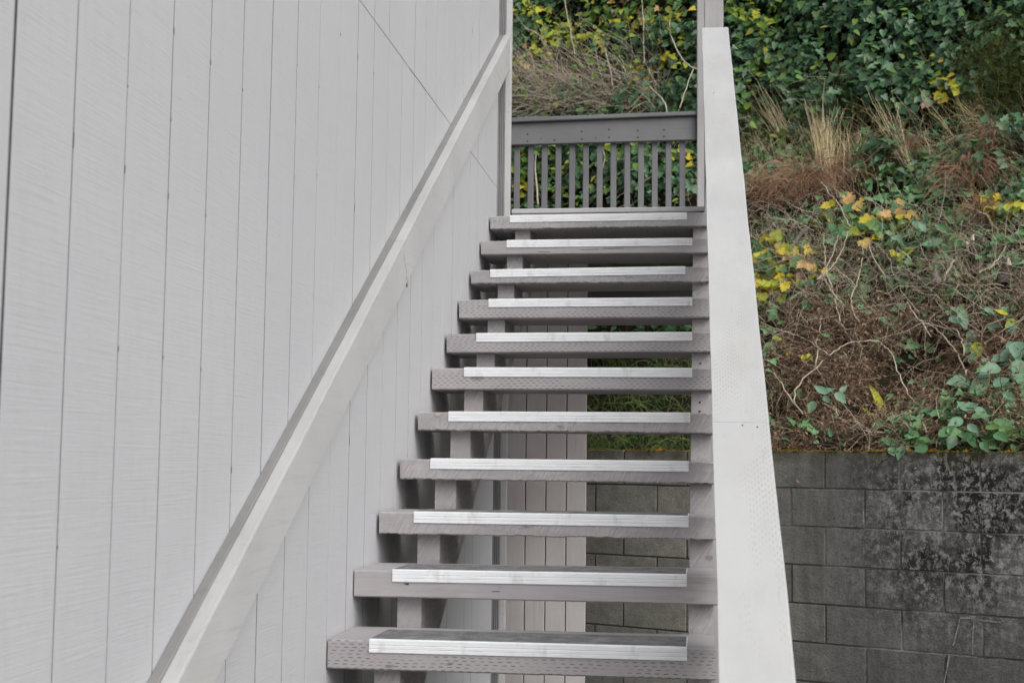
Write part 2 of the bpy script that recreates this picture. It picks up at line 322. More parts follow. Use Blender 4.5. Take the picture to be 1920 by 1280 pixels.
# ------------------------------------------------------------------ ground and hillside
GZ = -1.03
WA = math.radians(-25.9); W0 = np.array([1.6, 3.614]); WT = np.array([math.cos(WA), math.sin(WA)]); WN = np.array([-math.sin(WA), math.cos(WA)])
ZT = 0.692
def wl(u_, s_, z): 
    p = W0+WT*u_+WN*s_; return (p[0], p[1], z)
def lumps(x, y):
    return 0.07*np.sin(3.1*x+1.3*y)*np.cos(2.3*y-0.7*x)+0.05*np.sin(7.3*x-2.1*y+1)*np.sin(6.1*y+0.5)+0.015*np.sin(15*x+3)*np.sin(14*y)
HOLLOWS = []      # dips where the bank is bare and dark
def hill_z(x, y):
    x = np.asarray(x, float); y = np.asarray(y, float)
    s = (x-W0[0])*WN[0]+(y-W0[1])*WN[1]; s1 = np.minimum(s, 2.9)
    z = ZT-0.15+0.48*s1+0.125*s1**2
    for hx, hy, hr in HOLLOWS: z = z-0.22*np.exp(-((x-hx)**2+(y-hy)**2)/hr**2)
    z = z+np.clip(s-2.9, 0, 2.4)*1.9+np.clip(s-5.3, 0, 50)*0.25
    return z+lumps(x, y)*np.clip(s*1.5, 0, 1)*(1+np.clip(s-2.7, 0, 1)*1.5)
def hill_n(x, y, e=0.05):
    dx = (hill_z(x+e, y)-hill_z(x-e, y))/(2*e); dy = (hill_z(x, y+e)-hill_z(x, y-e))/(2*e)
    n = np.stack([-dx, -dy, np.ones_like(dx)], -1); return n/np.linalg.norm(n, axis=-1, keepdims=True)
def hill_s(x, y): return (x-W0[0])*WN[0]+(y-W0[1])*WN[1]
def H(px, py, lift=0.0):
    """the spot on the bank seen at a photograph pixel, raised off the bank by lift metres towards the viewer"""
    d = ray(px, py); t = np.arange(6.0, 20.0, 0.02); P = CAM+t[:, None]*d
    ok = (P[:, 2] < hill_z(P[:, 0], P[:, 1])) & (hill_s(P[:, 0], P[:, 1]) > 0.15)
    i = int(np.argmax(ok)) if ok.any() else 300
    return CAM+(t[i]-lift)*d

HOLLOWS = [tuple(H(a_, b2)[:2])+(r_,) for a_, b2, r_ in ((1700, 730, 0.27), (1570, 790, 0.12), (1490, 640, 0.13), (1745, 665, 0.12), (1480, 800, 0.12))]
tag(obj('ground', box_mesh('ground', (-60, -60, GZ-0.3), (60, 60, GZ), 0), M['gravel']), kind='structure')
us = np.arange(-14, 12.01, 0.12); ss = np.concatenate([np.arange(0.19, 6, 0.1), np.arange(6, 30.1, 1.5)])
U, S = np.meshgrid(us, ss, indexing='ij'); PX = W0[0]+WT[0]*U+WN[0]*S; PY = W0[1]+WT[1]*U+WN[1]*S
V = np.stack([PX, PY, hill_z(PX, PY)], -1).reshape(-1, 3); nu, ns = U.shape
idx = np.arange(nu*ns).reshape(nu, ns)
F = np.stack([idx[:-1, :-1], idx[1:, :-1], idx[1:, 1:], idx[:-1, 1:]], -1).reshape(-1, 4)
tag(obj('hillside', mesh_np('hillside', V, F, True), M['soil']), kind='structure')

# ------------------------------------------------------------------ building with board siding
SC = 0.8315; XW = 1.0748-1.307*SC; YC = -4.0049+8.79*SC; ZJ = 0.6048+(2.3862-0.6048)*SC; SP = 0.2636*SC; Y0 = -4.0049+(4.0049-1.5598)*SC; ZTOP = 4.6
bld = thing('building', 'pale grey painted timber building with vertical board siding beside the stairs', 'building', (-2.5, 0, GZ))
def under(mesh, name, mat, parent):      # child with geometry in world coordinates
    o = obj(name, mesh, mat, parent); o.matrix_parent_inverse = Matrix.Translation(parent.location).inverted(); return o
under(box_mesh('wall_core', (-6, -6, GZ), (XW-0.012, YC-0.03, ZTOP), 0), 'wall_core', M['core'], bld)
under(box_mesh('roof', (-6.1, -6.1, ZTOP+0.002), (XW+0.06, YC+0.05, ZTOP+0.14), 0.01), 'roof', M['roof'], bld)
edges = [Y0+SP*j for j in range(-9, 23)]; edges = [e for e in edges if e < YC-0.06]+[YC-0.024]
gw = 0.0021
for (za, zb) in ((GZ+0.06, ZJ-0.0018), (ZJ+0.0022, ZTOP-0.01)):
    for a, b in zip(edges[:-1], edges[1:]):
        e0 = gw*R.uniform(0.9, 1.25); e1 = gw*R.uniform(0.9, 1.25)
        if abs(a-Y0) < 0.01: e0 = 0.005
        if abs(b-Y0) < 0.01: e1 = 0.004
        xo = XW+R.uniform(-0.0004, 0.0003)
        prof = [(XW-0.0115, a+e0), (XW-0.0115, b-e1), (xo-0.0005, b-e1), (xo, b-e1-0.0005), (xo, a+e0+0.0005), (xo-0.0005, a+e0)]
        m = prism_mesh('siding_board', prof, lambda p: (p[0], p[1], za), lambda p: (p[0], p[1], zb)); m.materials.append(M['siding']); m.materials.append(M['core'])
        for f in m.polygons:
            if abs(f.normal.y) > 0.8: f.material_index = 1       # groove shade painted onto the board sides, along with dirt
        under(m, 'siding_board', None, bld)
under(box_mesh('joint_flashing', (XW-0.0118, -6, ZJ-0.0012), (XW-0.0015, YC-0.014, ZJ+0.0016), 0), 'joint_flashing', M['trim_dark'], bld)
bm = bmesh.new()
for (px, py, h) in [(136, 262, 26), (231, 316, 14), (324, 57, 12), (317, 221, 7), (311, 365, 10), (394, 117, 9), (454, 168, 5), (218, 653, 10), (301, 668, 8), (374, 692, 5), (667, 392, 12), (639, 66, 5), (703, 140, 5), (558, 124, 4), (654, 826, 16), (600, 164, 4), (440, 880, 12), (103, 1026, 6), (885, 57, 7), (238, 161, 3), (383, 402, 5), (550, 330, 5), (668, 105, 8), (597, 330, 6)]:
    P = on_plane(px, py, 0, XW); j = round((P[1]-Y0)/SP); yy = Y0+j*SP if abs(P[1]-Y0-j*SP) < 0.05 else P[1]
    hh = h/FPX*np.linalg.norm(P-CAM)
    add_box(bm, (XW-0.008, yy-0.0022, P[2]-hh/2), (XW+0.0007, yy+0.0022, P[2]+hh/2), 0.0004)
tag(under(bm_mesh('caulk_gap', bm), 'caulk_gap', M['black'], bld), kind='stuff')
P0 = on_plane(768, 128, 0, XW); P1 = on_plane(806, 178, 0, XW)
under(box_mesh('rust_stain', (XW-0.006, P0[1], ZJ-0.0016), (XW+0.0008, P1[1], ZJ+0.0020), 0.0004), 'rust_stain', M['rust'], bld)
# corner trim: a fluted strip and a flat strip beyond it
prof = [(XW-0.02, YC-0.008), (XW+0.002, YC-0.008)]
for k in range(3):
    x0 = XW+0.004+k*0.0105; prof += [(x0, YC-0.008), (x0+0.0015, YC), (x0+0.0065, YC), (x0+0.008, YC-0.008)]
prof += [(XW+0.034, YC-0.006), (XW+0.034, YC+0.03), (XW-0.02, YC+0.03)]
under(prism_mesh('corner_trim', prof, lambda p: (p[0], p[1], GZ+0.02), lambda p: (p[0], p[1], ZTOP-0.012)), 'corner_trim', M['trim_dark'], bld)
under(box_mesh('corner_board', (XW+0.0345, YC+0.012, GZ+0.02), (XW+0.066, YC+0.05, ZTOP-0.012), 0.002), 'corner_board', M['trim'], bld)

# ------------------------------------------------------------------ plank screen under the landing
scr = thing('plank_screen', 'narrow screen of four grey vertical planks under the landing behind the treads', 'plank wall', (0.24, 3.56, GZ))
xs = [0.012, 0.128, 0.24, 0.352, 0.463]
for i in range(4):
    a, b = xs[i]+0.0025, xs[i+1]-0.0025; yo = 3.54+R.uniform(-0.002, 0.002)
    under(box_mesh('plank', (a, yo, GZ+0.004), (b, yo+0.022, 1.83), 0.003), 'plank', M['plank'], scr)
under(box_mesh('batten', (0.03, 3.568, 1.45), (0.455, 3.60, 1.55), 0.003), 'batten', M['taupe'], scr)
under(box_mesh('batten', (0.03, 3.568, -0.8), (0.455, 3.60, -0.7), 0.003), 'batten', M['taupe'], scr)
under(box_mesh('backing_sheet', (0.016, 3.602, GZ+0.004), (0.457, 3.612, 1.82), 0.001), 'backing_sheet', M['core'], scr)

# ------------------------------------------------------------------ staircase
st = thing('staircase', 'open riser timber staircase with taupe treads and white nosing strips against the grey wall', 'stairs', (0.56, 0.0, GZ))
RUN = 0.30; RISE = 0.1807
LZ = [(0.085, 0.0), (0.264, 0.181), (0.436, 0.363), (0.616, 0.544), (0.796, 0.727), (0.986, 0.899), (1.153, 1.073), (1.336, 1.252), (1.512, 1.449), (1.701, 1.633), (1.880, 1.812)]
RZ = [(0.089, 0.002), (0.270, 0.182), (0.437, 0.363), (0.617, 0.541), (0.798, 0.724), (0.986, 0.901), (1.158, 1.077), (1.340, 1.253), (1.522, 1.452), (1.703, 1.632), (1.884, 1.816)]
LX = [-0.007, -0.007, 0.0, 0.003, 0.004, -0.003, 0.0, -0.001, 0.002, -0.001, -0.002]
RX = [1.119, 1.128, 1.131, 1.130, 1.131, 1.122, 1.123, 1.123, 1.120, 1.120, 1.119]
NX = [(0.1175, 1.0385), (0.116, 1.035), (0.119, 1.038), (0.114, 1.0356), (0.1225, 1.039), (0.1285, 1.045), (0.128, 1.0438), (0.1327, 1.042), (0.0923, 1.0086), (0.127, 1.039), (0.100, 1.010)]
KIND = ['incised', 'smooth', 'rough', 'rough', 'rough', 'incised', 'incised', 'incised', 'rough', 'smooth', 'rough']
DEP = 0.335
def tread_mesh(k):
    y0 = k*RUN; c = 0.004; rgh = KIND[k] == 'rough'; nseg = 110
    (lt, lb), (rt, rb) = LZ[k], RZ[k]; V = []; rr = random.Random(100+k)
    ph = [rr.uniform(0, 6) for _ in range(8)]
    for i in range(nseg+1):
        t = i/nseg; x = LX[k]+(RX[k]-LX[k])*t; zt = lt+(rt-lt)*t; zb = lb+(rb-lb)*t
        am = 0.0022 if rgh else 0.0006
        nb = am*(0.35*math.sin(31*t+ph[0])+rr.uniform(-1, 1)*0.9); n2 = am*0.45*(math.sin(23*t+ph[2])+rr.uniform(-1, 1))
        ny = am*0.5*(0.5*math.sin(19*t+ph[3])+rr.uniform(-1, 1)*0.5)
        zm = (zt+zb)/2
        V += [(x, y0+c, zb+nb), (x, y0+ny*0.6, zb+c+nb*0.8), (x, y0+ny, zm), (x, y0+ny*0.3, zt-c), (x, y0+c, zt+n2*0.3), (x, y0+DEP-c, zt), (x, y0+DEP, zt-c), (x, y0+DEP, zb+c), (x, y0+DEP-c, zb)]
    n = 9; Q = []
    for i in range(nseg):
        for j in range(n): Q.append((i*n+j, i*n+(j+1) % n, (i+1)*n+(j+1) % n, (i+1)*n+j))
    bm = bmesh.new(); vv = [bm.verts.new(v) for v in V]
    for q in Q: bm.faces.new([vv[a] for a in q])
    bm.faces.new(vv[:n]); bm.faces.new(vv[-n:][::-1])
    return bm_mesh('tread', bm)
def nosing_prof(): # (y, z) about the tread's front top corner
    return [(-0.0035, -0.034), (-0.0035, -0.0258), (-0.0021, -0.0247), (-0.0021, -0.0237), (-0.0035, -0.0226), (-0.0035, -0.0148), (-0.0021, -0.0137), (-0.0021, -0.0127), (-0.0035, -0.0116), (-0.0035, 0.001), (-0.001, 0.0035), (0.235, 0.0035), (0.235, 0.0008), (0.0016, 0.0008), (0.0016, -0.034)]
for k in range(11):
    tr = under(tread_mesh(k), 'tread', M[KIND[k]], st)
    def zt(x): t = (x-LX[k])/(RX[k]-LX[k]); return LZ[k][0]+(RZ[k][0]-LZ[k][0])*t
    a, b = NX[k]; y0 = k*RUN
    no = under(prism_mesh('nosing', nosing_prof(), lambda p: (a, y0+p[0], zt(a)+p[1]), lambda p: (b, y0+p[0], zt(b)+p[1])), 'nosing', M['alu'], st)
    no.parent = tr
    gp = [(0.014, 0.0036), (0.014, 0.0052), (0.232, 0.0052), (0.232, 0.0036)]
    gs = under(prism_mesh('grip_strip', gp, lambda p: (a+0.003, y0+p[0], zt(a)+p[1]), lambda p: (b-0.003, y0+p[0], zt(b)+p[1])), 'grip_strip', M['grip'], st)
    gs.parent = tr
    for c_ in (no, gs): c_.matrix_parent_inverse = Matrix.Identity(4)     # the tread's own frame is the world frame
def stringer_mesh(x0, x1, Z):
    ov = 0.05; lo = lambda y: max(GZ+0.004, -0.347+0.588*y)
    cols = []                                            # (y0, y1, top)
    for k in range(-3, 11):
        zt_ = Z[k] if k >= 0 else Z[0]+k*RISE
        cols.append((k*RUN+ov, (k+1)*RUN+ov if k < 10 else 3.345, zt_))
    bm = bmesh.new(); v = lambda x, y, z: bm.verts.new((x, y, z)); prev = None
    for (ya, yb, zt_) in cols:
        for x in (x0, x1): bm.faces.new((v(x, ya, lo(ya)), v(x, yb, lo(yb)), v(x, yb, zt_), v(x, ya, zt_)))
        bm.faces.new((v(x0, ya, zt_), v(x1, ya, zt_), v(x1, yb, zt_), v(x0, yb, zt_)))
        bm.faces.new((v(x0, ya, lo(ya)), v(x0, yb, lo(yb)), v(x1, yb, lo(yb)), v(x1, ya, lo(ya))))
        zl = lo(ya) if prev is None else prev
        bm.faces.new((v(x0, ya, zl), v(x1, ya, zl), v(x1, ya, zt_), v(x0, ya, zt_))); prev = zt_
    yb = cols[-1][1]; bm.faces.new((v(x0, yb, lo(yb)), v(x1, yb, lo(yb)), v(x1, yb, prev), v(x0, yb, prev)))
    bmesh.ops.remove_doubles(bm, verts=bm.verts[:], dist=1e-5); return bm_mesh('stringer', bm)
under(stringer_mesh(0.123, 0.20, [z[1]-0.001 for z in LZ]), 'stringer', M['stringer'], st)
s2 = under(stringer_mesh(1.041, 1.117, [z[1]-0.001 for z in RZ]), 'stringer', M['stringer'], st)
# screw holes on the right stringer
for (px, py) in [(1313, 681), (1312, 754), (1312, 771)]:
    k = 5 if py < 700 else 4; yy = (k+1)*RUN+0.05; P = on_plane(px, py, 1, yy)
    bm = bmesh.new(); bmesh.ops.create_circle(bm, cap_ends=True, radius=0.0042, segments=8)
    g_ = bmesh.ops.extrude_face_region(bm, geom=bm.faces[:]); bmesh.ops.translate(bm, vec=(0, 0, 0.003), verts=[v for v in g_['geom'] if isinstance(v, bmesh.types.BMVert)])
    bmesh.ops.rotate(bm, matrix=Matrix.Rotation(math.pi/2, 3, 'X'), verts=bm.verts[:]); bmesh.ops.translate(bm, vec=(P[0], yy, P[2]), verts=bm.verts[:])
    o = under(bm_mesh('screw_head', bm), 'screw_head', M['black'], st); o.parent = s2; o.matrix_parent_inverse = Matrix.Identity(4)

for k, (px, py), (wx, wz) in [(9, (1105, 468), (0.045, 0.0022)), (9, (1150, 466), (0.05, 0.0028)), (9, (1020, 472), (0.03, 0.0018)), (3, (1290, 905), (0.04, 0.002)), (3, (1335, 906), (0.03, 0.002)), (1, (762, 1094), (0.008, 0.003)), (1, (930, 1108), (0.012, 0.002)), (8, (1180, 520), (0.02, 0.0014))]:
    P = on_plane(px, py, 1, k*RUN); bm = bmesh.new(); add_box(bm, (P[0]-wx, k*RUN-0.0022, P[2]-wz), (P[0]+wx, k*RUN+0.004, P[2]+wz), 0.0008)
    for v in bm.verts:
        if abs(v.co.x-P[0]) > wx*0.9: v.co.z = P[2]+(v.co.z-P[2])*0.2+0.3*wz
    o = under(bm_mesh('crack', bm), 'crack', M['black'], st)
for k, (px, py), (wx, wz) in [(4, (822, 776), (0.012, 0.007))]:
    P = on_plane(px, py, 1, k*RUN); under(box_mesh('paint_chip', (P[0]-wx, k*RUN-0.0018, P[2]-wz), (P[0]+wx*0.6, k*RUN+0.004, P[2]+wz), 0.0015), 'paint_chip', M['palewood'], st)

# ------------------------------------------------------------------ handrail fixed to the wall
wr = thing('wall_handrail', 'pale grey sloping timber rail fixed along the siding wall', 'handrail', (0.0, 0.0, 0.75))
def zr_top(y): return 3.0-2.4498*SC+0.598*y
def zr_bot(y): return 2.981-2.6378*SC+0.592*y
XC = 1.0748-1.2368*SC
def rail_piece(name, y0, y1, x0, x1, ft, fb, mat, c=0.003, parent=wr, dx0=0.0, dx1=0.0, wd=0.0, cb=None):
    cb = c if cb is None else cb
    def pr(y, d): e = d+wd*(3.2-y); return [(x0+d, y, fb(y)), (x1+e-cb, y, fb(y)), (x1+e, y, fb(y)+cb), (x1+e, y, ft(y)-c), (x1+e-c, y, ft(y)), (x0+d, y, ft(y))]
    bm = bmesh.new(); n = max(2, int((y1-y0)/0.12)); rows = []
    for i in range(n+1):
        y = y0+(y1-y0)*i/n; d = dx0+(dx1-dx0)*i/n; jit = 0.0006*math.sin(9*y+x0*50)+R.uniform(-0.0004, 0.0004)
        rows.append([bm.verts.new((p[0]+jit, p[1], p[2]+jit)) for p in pr(y, d)])
    for a, b in zip(rows[:-1], rows[1:]):
        for j in range(6): bm.faces.new((a[j], a[(j+1) % 6], b[(j+1) % 6], b[j]))
    bm.faces.new(rows[0]); bm.faces.new(rows[-1][::-1]); return under(bm_mesh(name, bm), name, mat, parent)
yj = -4.0049+(1.64+4.0049)*SC
rail_piece('rail_board', -2.6, yj-0.0022, XW+0.0268, XC, lambda y: zr_top(y)-0.0075, zr_bot, M['rail'], 0.002)
rail_piece('top_strip', -2.6, yj-0.0024, XW+0.0268, XC+0.0008, zr_top, lambda y: zr_top(y)-0.007, M['rail_top'], 0.003)
rail_piece('rail_board', yj+0.0022, YC+0.055, XW+0.0268, XC-0.0003, lambda y: zr_top(y)-0.0075, zr_bot, M['rail'], 0.002)
rail_piece('top_strip', yj+0.0024, YC+0.0545, XW+0.0268, XC+0.0004, zr_top, lambda y: zr_top(y)-0.007, M['rail_top'], 0.003)
bm = bmesh.new()
for (a_, b2) in (((757, 476), (759, 490)), ((760, 494), (762, 512)), ((762, 516), (764, 538))):
    P, Q = on_plane(*a_, 0, XC), on_plane(*b2, 0, XC); add_prism(bm, [(-0.0009, 0), (0.0009, 0), (0.0009, 1), (-0.0009, 1)], lambda p: (XC-0.004, P[1]*(1-p[1])+Q[1]*p[1]+p[0], P[2]*(1-p[1])+Q[2]*p[1]), lambda p: (XC+0.0006, P[1]*(1-p[1])+Q[1]*p[1]+p[0], P[2]*(1-p[1])+Q[2]*p[1]))
tag(under(bm_mesh('crack', bm), 'crack', M['black'], wr), kind='stuff')
rail_piece('spacer_strip', -2.6, yj-0.002, XW+0.0016, XW+0.0256, lambda y: zr_top(y)+0.004, lambda y: zr_bot(y)+0.03, M['taupe_deep'], 0.004)
rail_piece('spacer_strip', yj+0.002, YC-0.012, XW+0.0016, XW+0.0256, lambda y: zr_top(y)+0.004, lambda y: zr_bot(y)+0.03, M['taupe_deep'], 0.004)

# ------------------------------------------------------------------ outer guard with wide cap
gd = thing('stair_guard', 'outer stair guard with a wide whitish sloping cap board and post', 'railing', (1.16, 1.0, GZ))
def cz(y): return 2.91+0.602*(y-3.2)
def dxa(y): return (3.2-y)*0.0055
def cap_piece(y0, y1):
    x0, x1 = 1.087, 1.224
    rail_piece('cap_board', y0, y1, x0, x1, cz, lambda y: cz(y)-0.040, M['cap'], 0.005, gd, dxa(y0), dxa(y1), 0.0015)
cap_piece(-2.4, -0.4465); cap_piece(-0.4445, 3.2)
under(box_mesh('post', (1.098, 3.206, GZ+0.004), (1.199, 3.306, 4.6), 0.005), 'post', M['post'], gd)
under(box_mesh('post', (1.14, -2.5, GZ+0.004), (1.24, -2.41, cz(-2.45)-0.045), 0.005), 'post', M['post'], gd)
rail_piece('upper_rail', -2.40, 3.2, 1.136, 1.172, lambda y: cz(y)-0.042, lambda y: cz(y)-0.135, M['taupe'], 0.002, gd)
rail_piece('lower_rail', -1.5, 3.2, 1.136, 1.172, lambda y: cz(y)-0.70, lambda y: cz(y)-0.79, M['taupe'], 0.002, gd)
y = -1.42
while y < 3.15:
    under(prism_mesh('baluster', [(1.136, y), (1.172, y), (1.172, y+0.036), (1.136, y+0.036)], lambda p: (p[0], p[1], cz(p[1])-0.697), lambda p: (p[0], p[1], cz(p[1])-0.138)), 'baluster', M['taupe'], gd); y += 0.125
for (px, py) in [(1421, 541), (1392, 797), (1420, 800), (1338, 175)]:
    d = ray(px, py); n_ = np.array([0, -0.602, 1]); A = np.array([1.087, 3.2, 2.91]); P = CAM+((A-CAM)@n_)/(d@n_)*d
    o = under(box_mesh('nail_head', (P[0]-0.0022, P[1]-0.0022, P[2]-0.004), (P[0]+0.0022, P[1]+0.0022, P[2]+0.0012), 0.0006), 'nail_head', M['black'], gd)

# ------------------------------------------------------------------ landing and its railing
ld = thing('landing', 'timber landing at the head of the stairs with a pale front edge', 'landing', (0.5, 4.3, GZ))
under(box_mesh('fascia_board', (0.062, 3.346, 1.80), (1.112, 3.384, 1.952), 0.003), 'fascia_board', M['taupe'], ld)
under(box_mesh('edge_board', (0.060, 3.340, 1.9535), (1.113, 3.425, 1.981), 0.004), 'edge_board', M['trim'], ld)
y = 3.432
while y < 5.32:
    x0 = 0.062 if y < 3.5 else (0.062 if y < YC+0.06 else -0.5)
    under(box_mesh('deck_board', (x0, y, 1.943), (1.20 if y > 3.32 else 1.09, y+0.134, 1.981), 0.003), 'deck_board', M['taupe'], ld); y += 0.14
for x in (0.17, 0.49, 0.80, 1.06): under(box_mesh('joist', (x, 3.62, 1.775), (x+0.04, 5.2, 1.941), 0.002), 'joist', M['taupe'], ld)
under(box_mesh('rim_beam', (-0.48, 5.22, 1.545), (1.19, 5.30, 1.775), 0.003), 'rim_beam', M['taupe'], ld)
under(box_mesh('support_post', (-0.30, 5.21, GZ+0.004), (-0.20, 5.302, 1.543), 0.004), 'support_post', M['taupe'], ld)
lr = thing('landing_railing', 'baluster railing with shade painted in dark grey across the back of the landing', 'railing', (0.45, 5.2, 1.98))
YR = 5.2
def rz(x, py_l, py_r):
    a = on_plane(958, py_l, 1, YR); b = on_plane(1308, py_r, 1, YR); return a[2]+(b[2]-a[2])*(x-a[0])/(b[0]-a[0])
XL, XR = -0.34, 1.054
def slab(name, y0, y1, pt, pb, mat, par, x0=XL, x1=XR):
    bm = bmesh.new(); add_box(bm, (0, 0, 0), (1, 1, 1), 0)
    for v in bm.verts:
        x = x0+(x1-x0)*v.co.x; zz = rz(x, *pt) if v.co.z > 0.5 else rz(x, *pb); v.co = (x, y0+(y1-y0)*v.co.y, zz)
    bmesh.ops.bevel(bm, geom=bm.edges[:], offset=0.004, segments=1, affect='EDGES'); return under(bm_mesh(name, bm), name, mat, par)
slab('top_cap', YR-0.03, YR+0.10, (223, 210), (231, 217.5), M['shaded_grey'], lr)
rb = slab('rail_board', YR, YR+0.036, (231.5, 218), (272, 262), M['shaded_grey'], lr)
for i in range(-1, 13):
    px = 969+i*25.85; P = on_plane(px, 300, 1, YR+0.038); x = P[0]
    if x < XL+0.03: continue
    under(box_mesh('baluster', (x-0.0195, YR+0.038, 1.985), (x+0.0195, YR+0.076, rz(x, 240, 228)), 0.003), 'baluster', M['shaded_grey'], lr)
for i, (px, py) in enumerate([(989, 252), (989, 265), (1014, 260), (1040, 263), (1091, 247), (1091, 261), (1117, 259), (1142, 243), (1142, 258), (1196, 245), (1196, 258), (1245, 244), (1245, 256)]):
    P = on_plane(px, py, 1, YR)
    o = under(box_mesh('nail_head', (P[0]-0.005, YR-0.0015, P[2]-0.005), (P[0]+0.005, YR+0.004, P[2]+0.005), 0.001), 'nail_head', M['rust'] if i in (2, 6) else M['black'], lr)
    o.parent = rb; o.matrix_parent_inverse = Matrix.Identity(4)
under(box_mesh('corner_post', (1.056, 5.15, 1.62), (1.15, 5.25, 4.6), 0.005), 'corner_post', M['post'], lr)

# ------------------------------------------------------------------ retaining wall of concrete blocks
rw = thing('retaining_wall', 'grey concrete block retaining wall with black lichen below the overgrown bank', 'wall', (1.6, 3.614, GZ))
BL, BH = 0.4064, 0.2032
def wall_piece(u0, u1, z0, z1, s0, s1, bev=0.0):
    bm = bmesh.new(); add_box(bm, (u0, s0, z0), (u1, s1, z1), bev)
    for v in bm.verts: v.co = Vector(wl(v.co.x, v.co.y, v.co.z))
    return bm_mesh('block', bm)
under(wall_piece(-5.0, 6.0, GZ+0.002, ZT-0.012, 0.0045, 0.185), 'mortar_core', M['mortar'], rw)
row = 0
while True:
    z1 = ZT-row*BH-0.004; z0 = ZT-(row+1)*BH+0.004
    if z1 < GZ+0.05: break
    z0 = max(z0, GZ+0.004); off = (0.365 if row % 2 == 0 else -0.10)*BL
    for i in range(-11, 13):
        u0 = off+i*BL
        jt = R.uniform(-0.0015, 0.0018)
        under(wall_piece(u0+0.0045, u0+BL-0.0045, z0, z1, jt, 0.0044 if row else 0.19, 0.0028), 'block', M['block'], rw)
    row += 1
# chalky run marks
def streak(pts, wdt):
    bm = bmesh.new(); Q = []
    for (px, py) in pts:
        d = ray(px, py); n_ = np.array([WN[0], WN[1], 0]); A = np.array([W0[0], W0[1], 0]); P = CAM+((A-CAM)@n_)/(d@n_)*d
        Q.append(P-n_*0.0035)
    for a, b in zip(Q[:-1], Q[1:]):
        t = (b-a)/np.linalg.norm(b-a); s_ = np.cross(t, [WN[0], WN[1], 0])*wdt*R.uniform(0.3, 0.75)
        q = [bm.verts.new(x) for x in (a-s_, a+s_, b+s_, b-s_)]; f_ = bm.faces.new(q)
        e = bmesh.ops.extrude_face_region(bm, geom=[f_]); bmesh.ops.translate(bm, vec=(WN[0]*0.004, WN[1]*0.004, 0), verts=[v for v in e['geom'] if isinstance(v, bmesh.types.BMVert)])
    return bm_mesh('chalk_run', bm)
for pts, wd in [([(1800, 1160), (1796, 1175), (1791, 1195), (1787, 1210)], 0.007), ([(1800, 1158), (1822, 1158)], 0.006), ([(1826, 1165), (1824, 1190), (1823, 1225)], 0.004), ([(1836, 1162), (1876, 1166)], 0.005), ([(1780, 1228), (1776, 1250), (1770, 1279)], 0.006)]:
    under(streak(pts, wd), 'chalk_run', M['chalk'], rw)

# ------------------------------------------------------------------ vegetation helpers
def outline(half, mid, fold=0.05):
    """fan leaf: half outline from base to tip (x>=0); returns verts, tris"""
    pts = [(0, 0)]+half+[(0, 1.0)]+[(-x, y) for x, y in half[::-1]]
    V = [(0, mid, -fold)]+[(x, y, abs(x)*fold*2.2-0.12*max(0, y-0.5)**2) for x, y in pts]
    n = len(pts); F = [(0, 1+i, 1+(i+1) % n) for i in range(n)]
    return np.array(V), np.array(F)
IVY = outline([(0.30, -0.14), (0.52, 0.12), (0.30, 0.30), (0.34, 0.56), (0.17, 0.62)], 0.3, 0.06)
IVY2 = outline([(0.26, -0.05), (0.40, 0.22), (0.30, 0.55)], 0.35, 0.08)
OVAL = outline([(0.17, 0.08), (0.27, 0.25), (0.29, 0.30), (0.31, 0.46), (0.26, 0.62), (0.22, 0.66), (0.12, 0.85)], 0.45, 0.10)
MAPLE = outline([(0.25, -0.10), (0.48, 0.08), (0.40, 0.22), (0.52, 0.50), (0.30, 0.48), (0.24, 0.72), (0.12, 0.74)], 0.35, 0.07)
def unit(a): return a/np.maximum(np.linalg.norm(a, axis=-1, keepdims=True), 1e-9)
def leaves(P, N, size, tmpl, droop=0.3, spin=1.0):
    """merged leaf mesh arrays at points P with facing normals N"""
    n = len(P); N = unit(N)
    d = NR.normal(size=(n, 3))*spin; d[:, 2] -= droop*2
    d = unit(d-(d*N).sum(1, keepdims=True)*N); x = np.cross(d, N)
    TV, TF = tmpl
    sc = size[:, None, None]; wv = NR.uniform(0.8, 1.15, n)[:, None, None]
    V = P[:, None, :]+sc*(TV[None, :, 0:1]*wv*x[:, None, :]+TV[None, :, 1:2]*d[:, None, :]+TV[None, :, 2:3]*NR.uniform(0.2, 2.0, n)[:, None, None]*N[:, None, :])
    F = TF[None]+(np.arange(n)*len(TV))[:, None, None]
    return V.reshape(-1, 3), F.reshape(-1, 3)
def tubes(P, rad, sides=3):
    """P (n,k,3) polylines, rad (n,k)"""
    n, k, _ = P.shape
    T = np.empty_like(P); T[:, 1:-1] = P[:, 2:]-P[:, :-2]; T[:, 0] = P[:, 1]-P[:, 0]; T[:, -1] = P[:, -1]-P[:, -2]; T = unit(T)
    ref = np.where(np.abs(T[..., 2:3]) > 0.9, np.array([1.0, 0, 0]), np.array([0, 0, 1.0]))
    A = unit(np.cross(T, ref)); B = np.cross(T, A)
    an = np.arange(sides)*2*math.pi/sides
    V = P[:, :, None, :]+rad[:, :, None, None]*(np.cos(an)[None, None, :, None]*A[:, :, None, :]+np.sin(an)[None, None, :, None]*B[:, :, None, :])
    i = (np.arange(n)*k*sides)[:, None, None]+(np.arange(k-1)*sides)[None, :, None]+np.arange(sides)[None, None, :]
    j = (np.arange(n)*k*sides)[:, None, None]+(np.arange(k-1)*sides)[None, :, None]+((np.arange(sides)+1) % sides)[None, None, :]
    F = np.stack([i, j, j+sides, i+sides], -1).reshape(-1, 4)
    return V.reshape(-1, 3), F
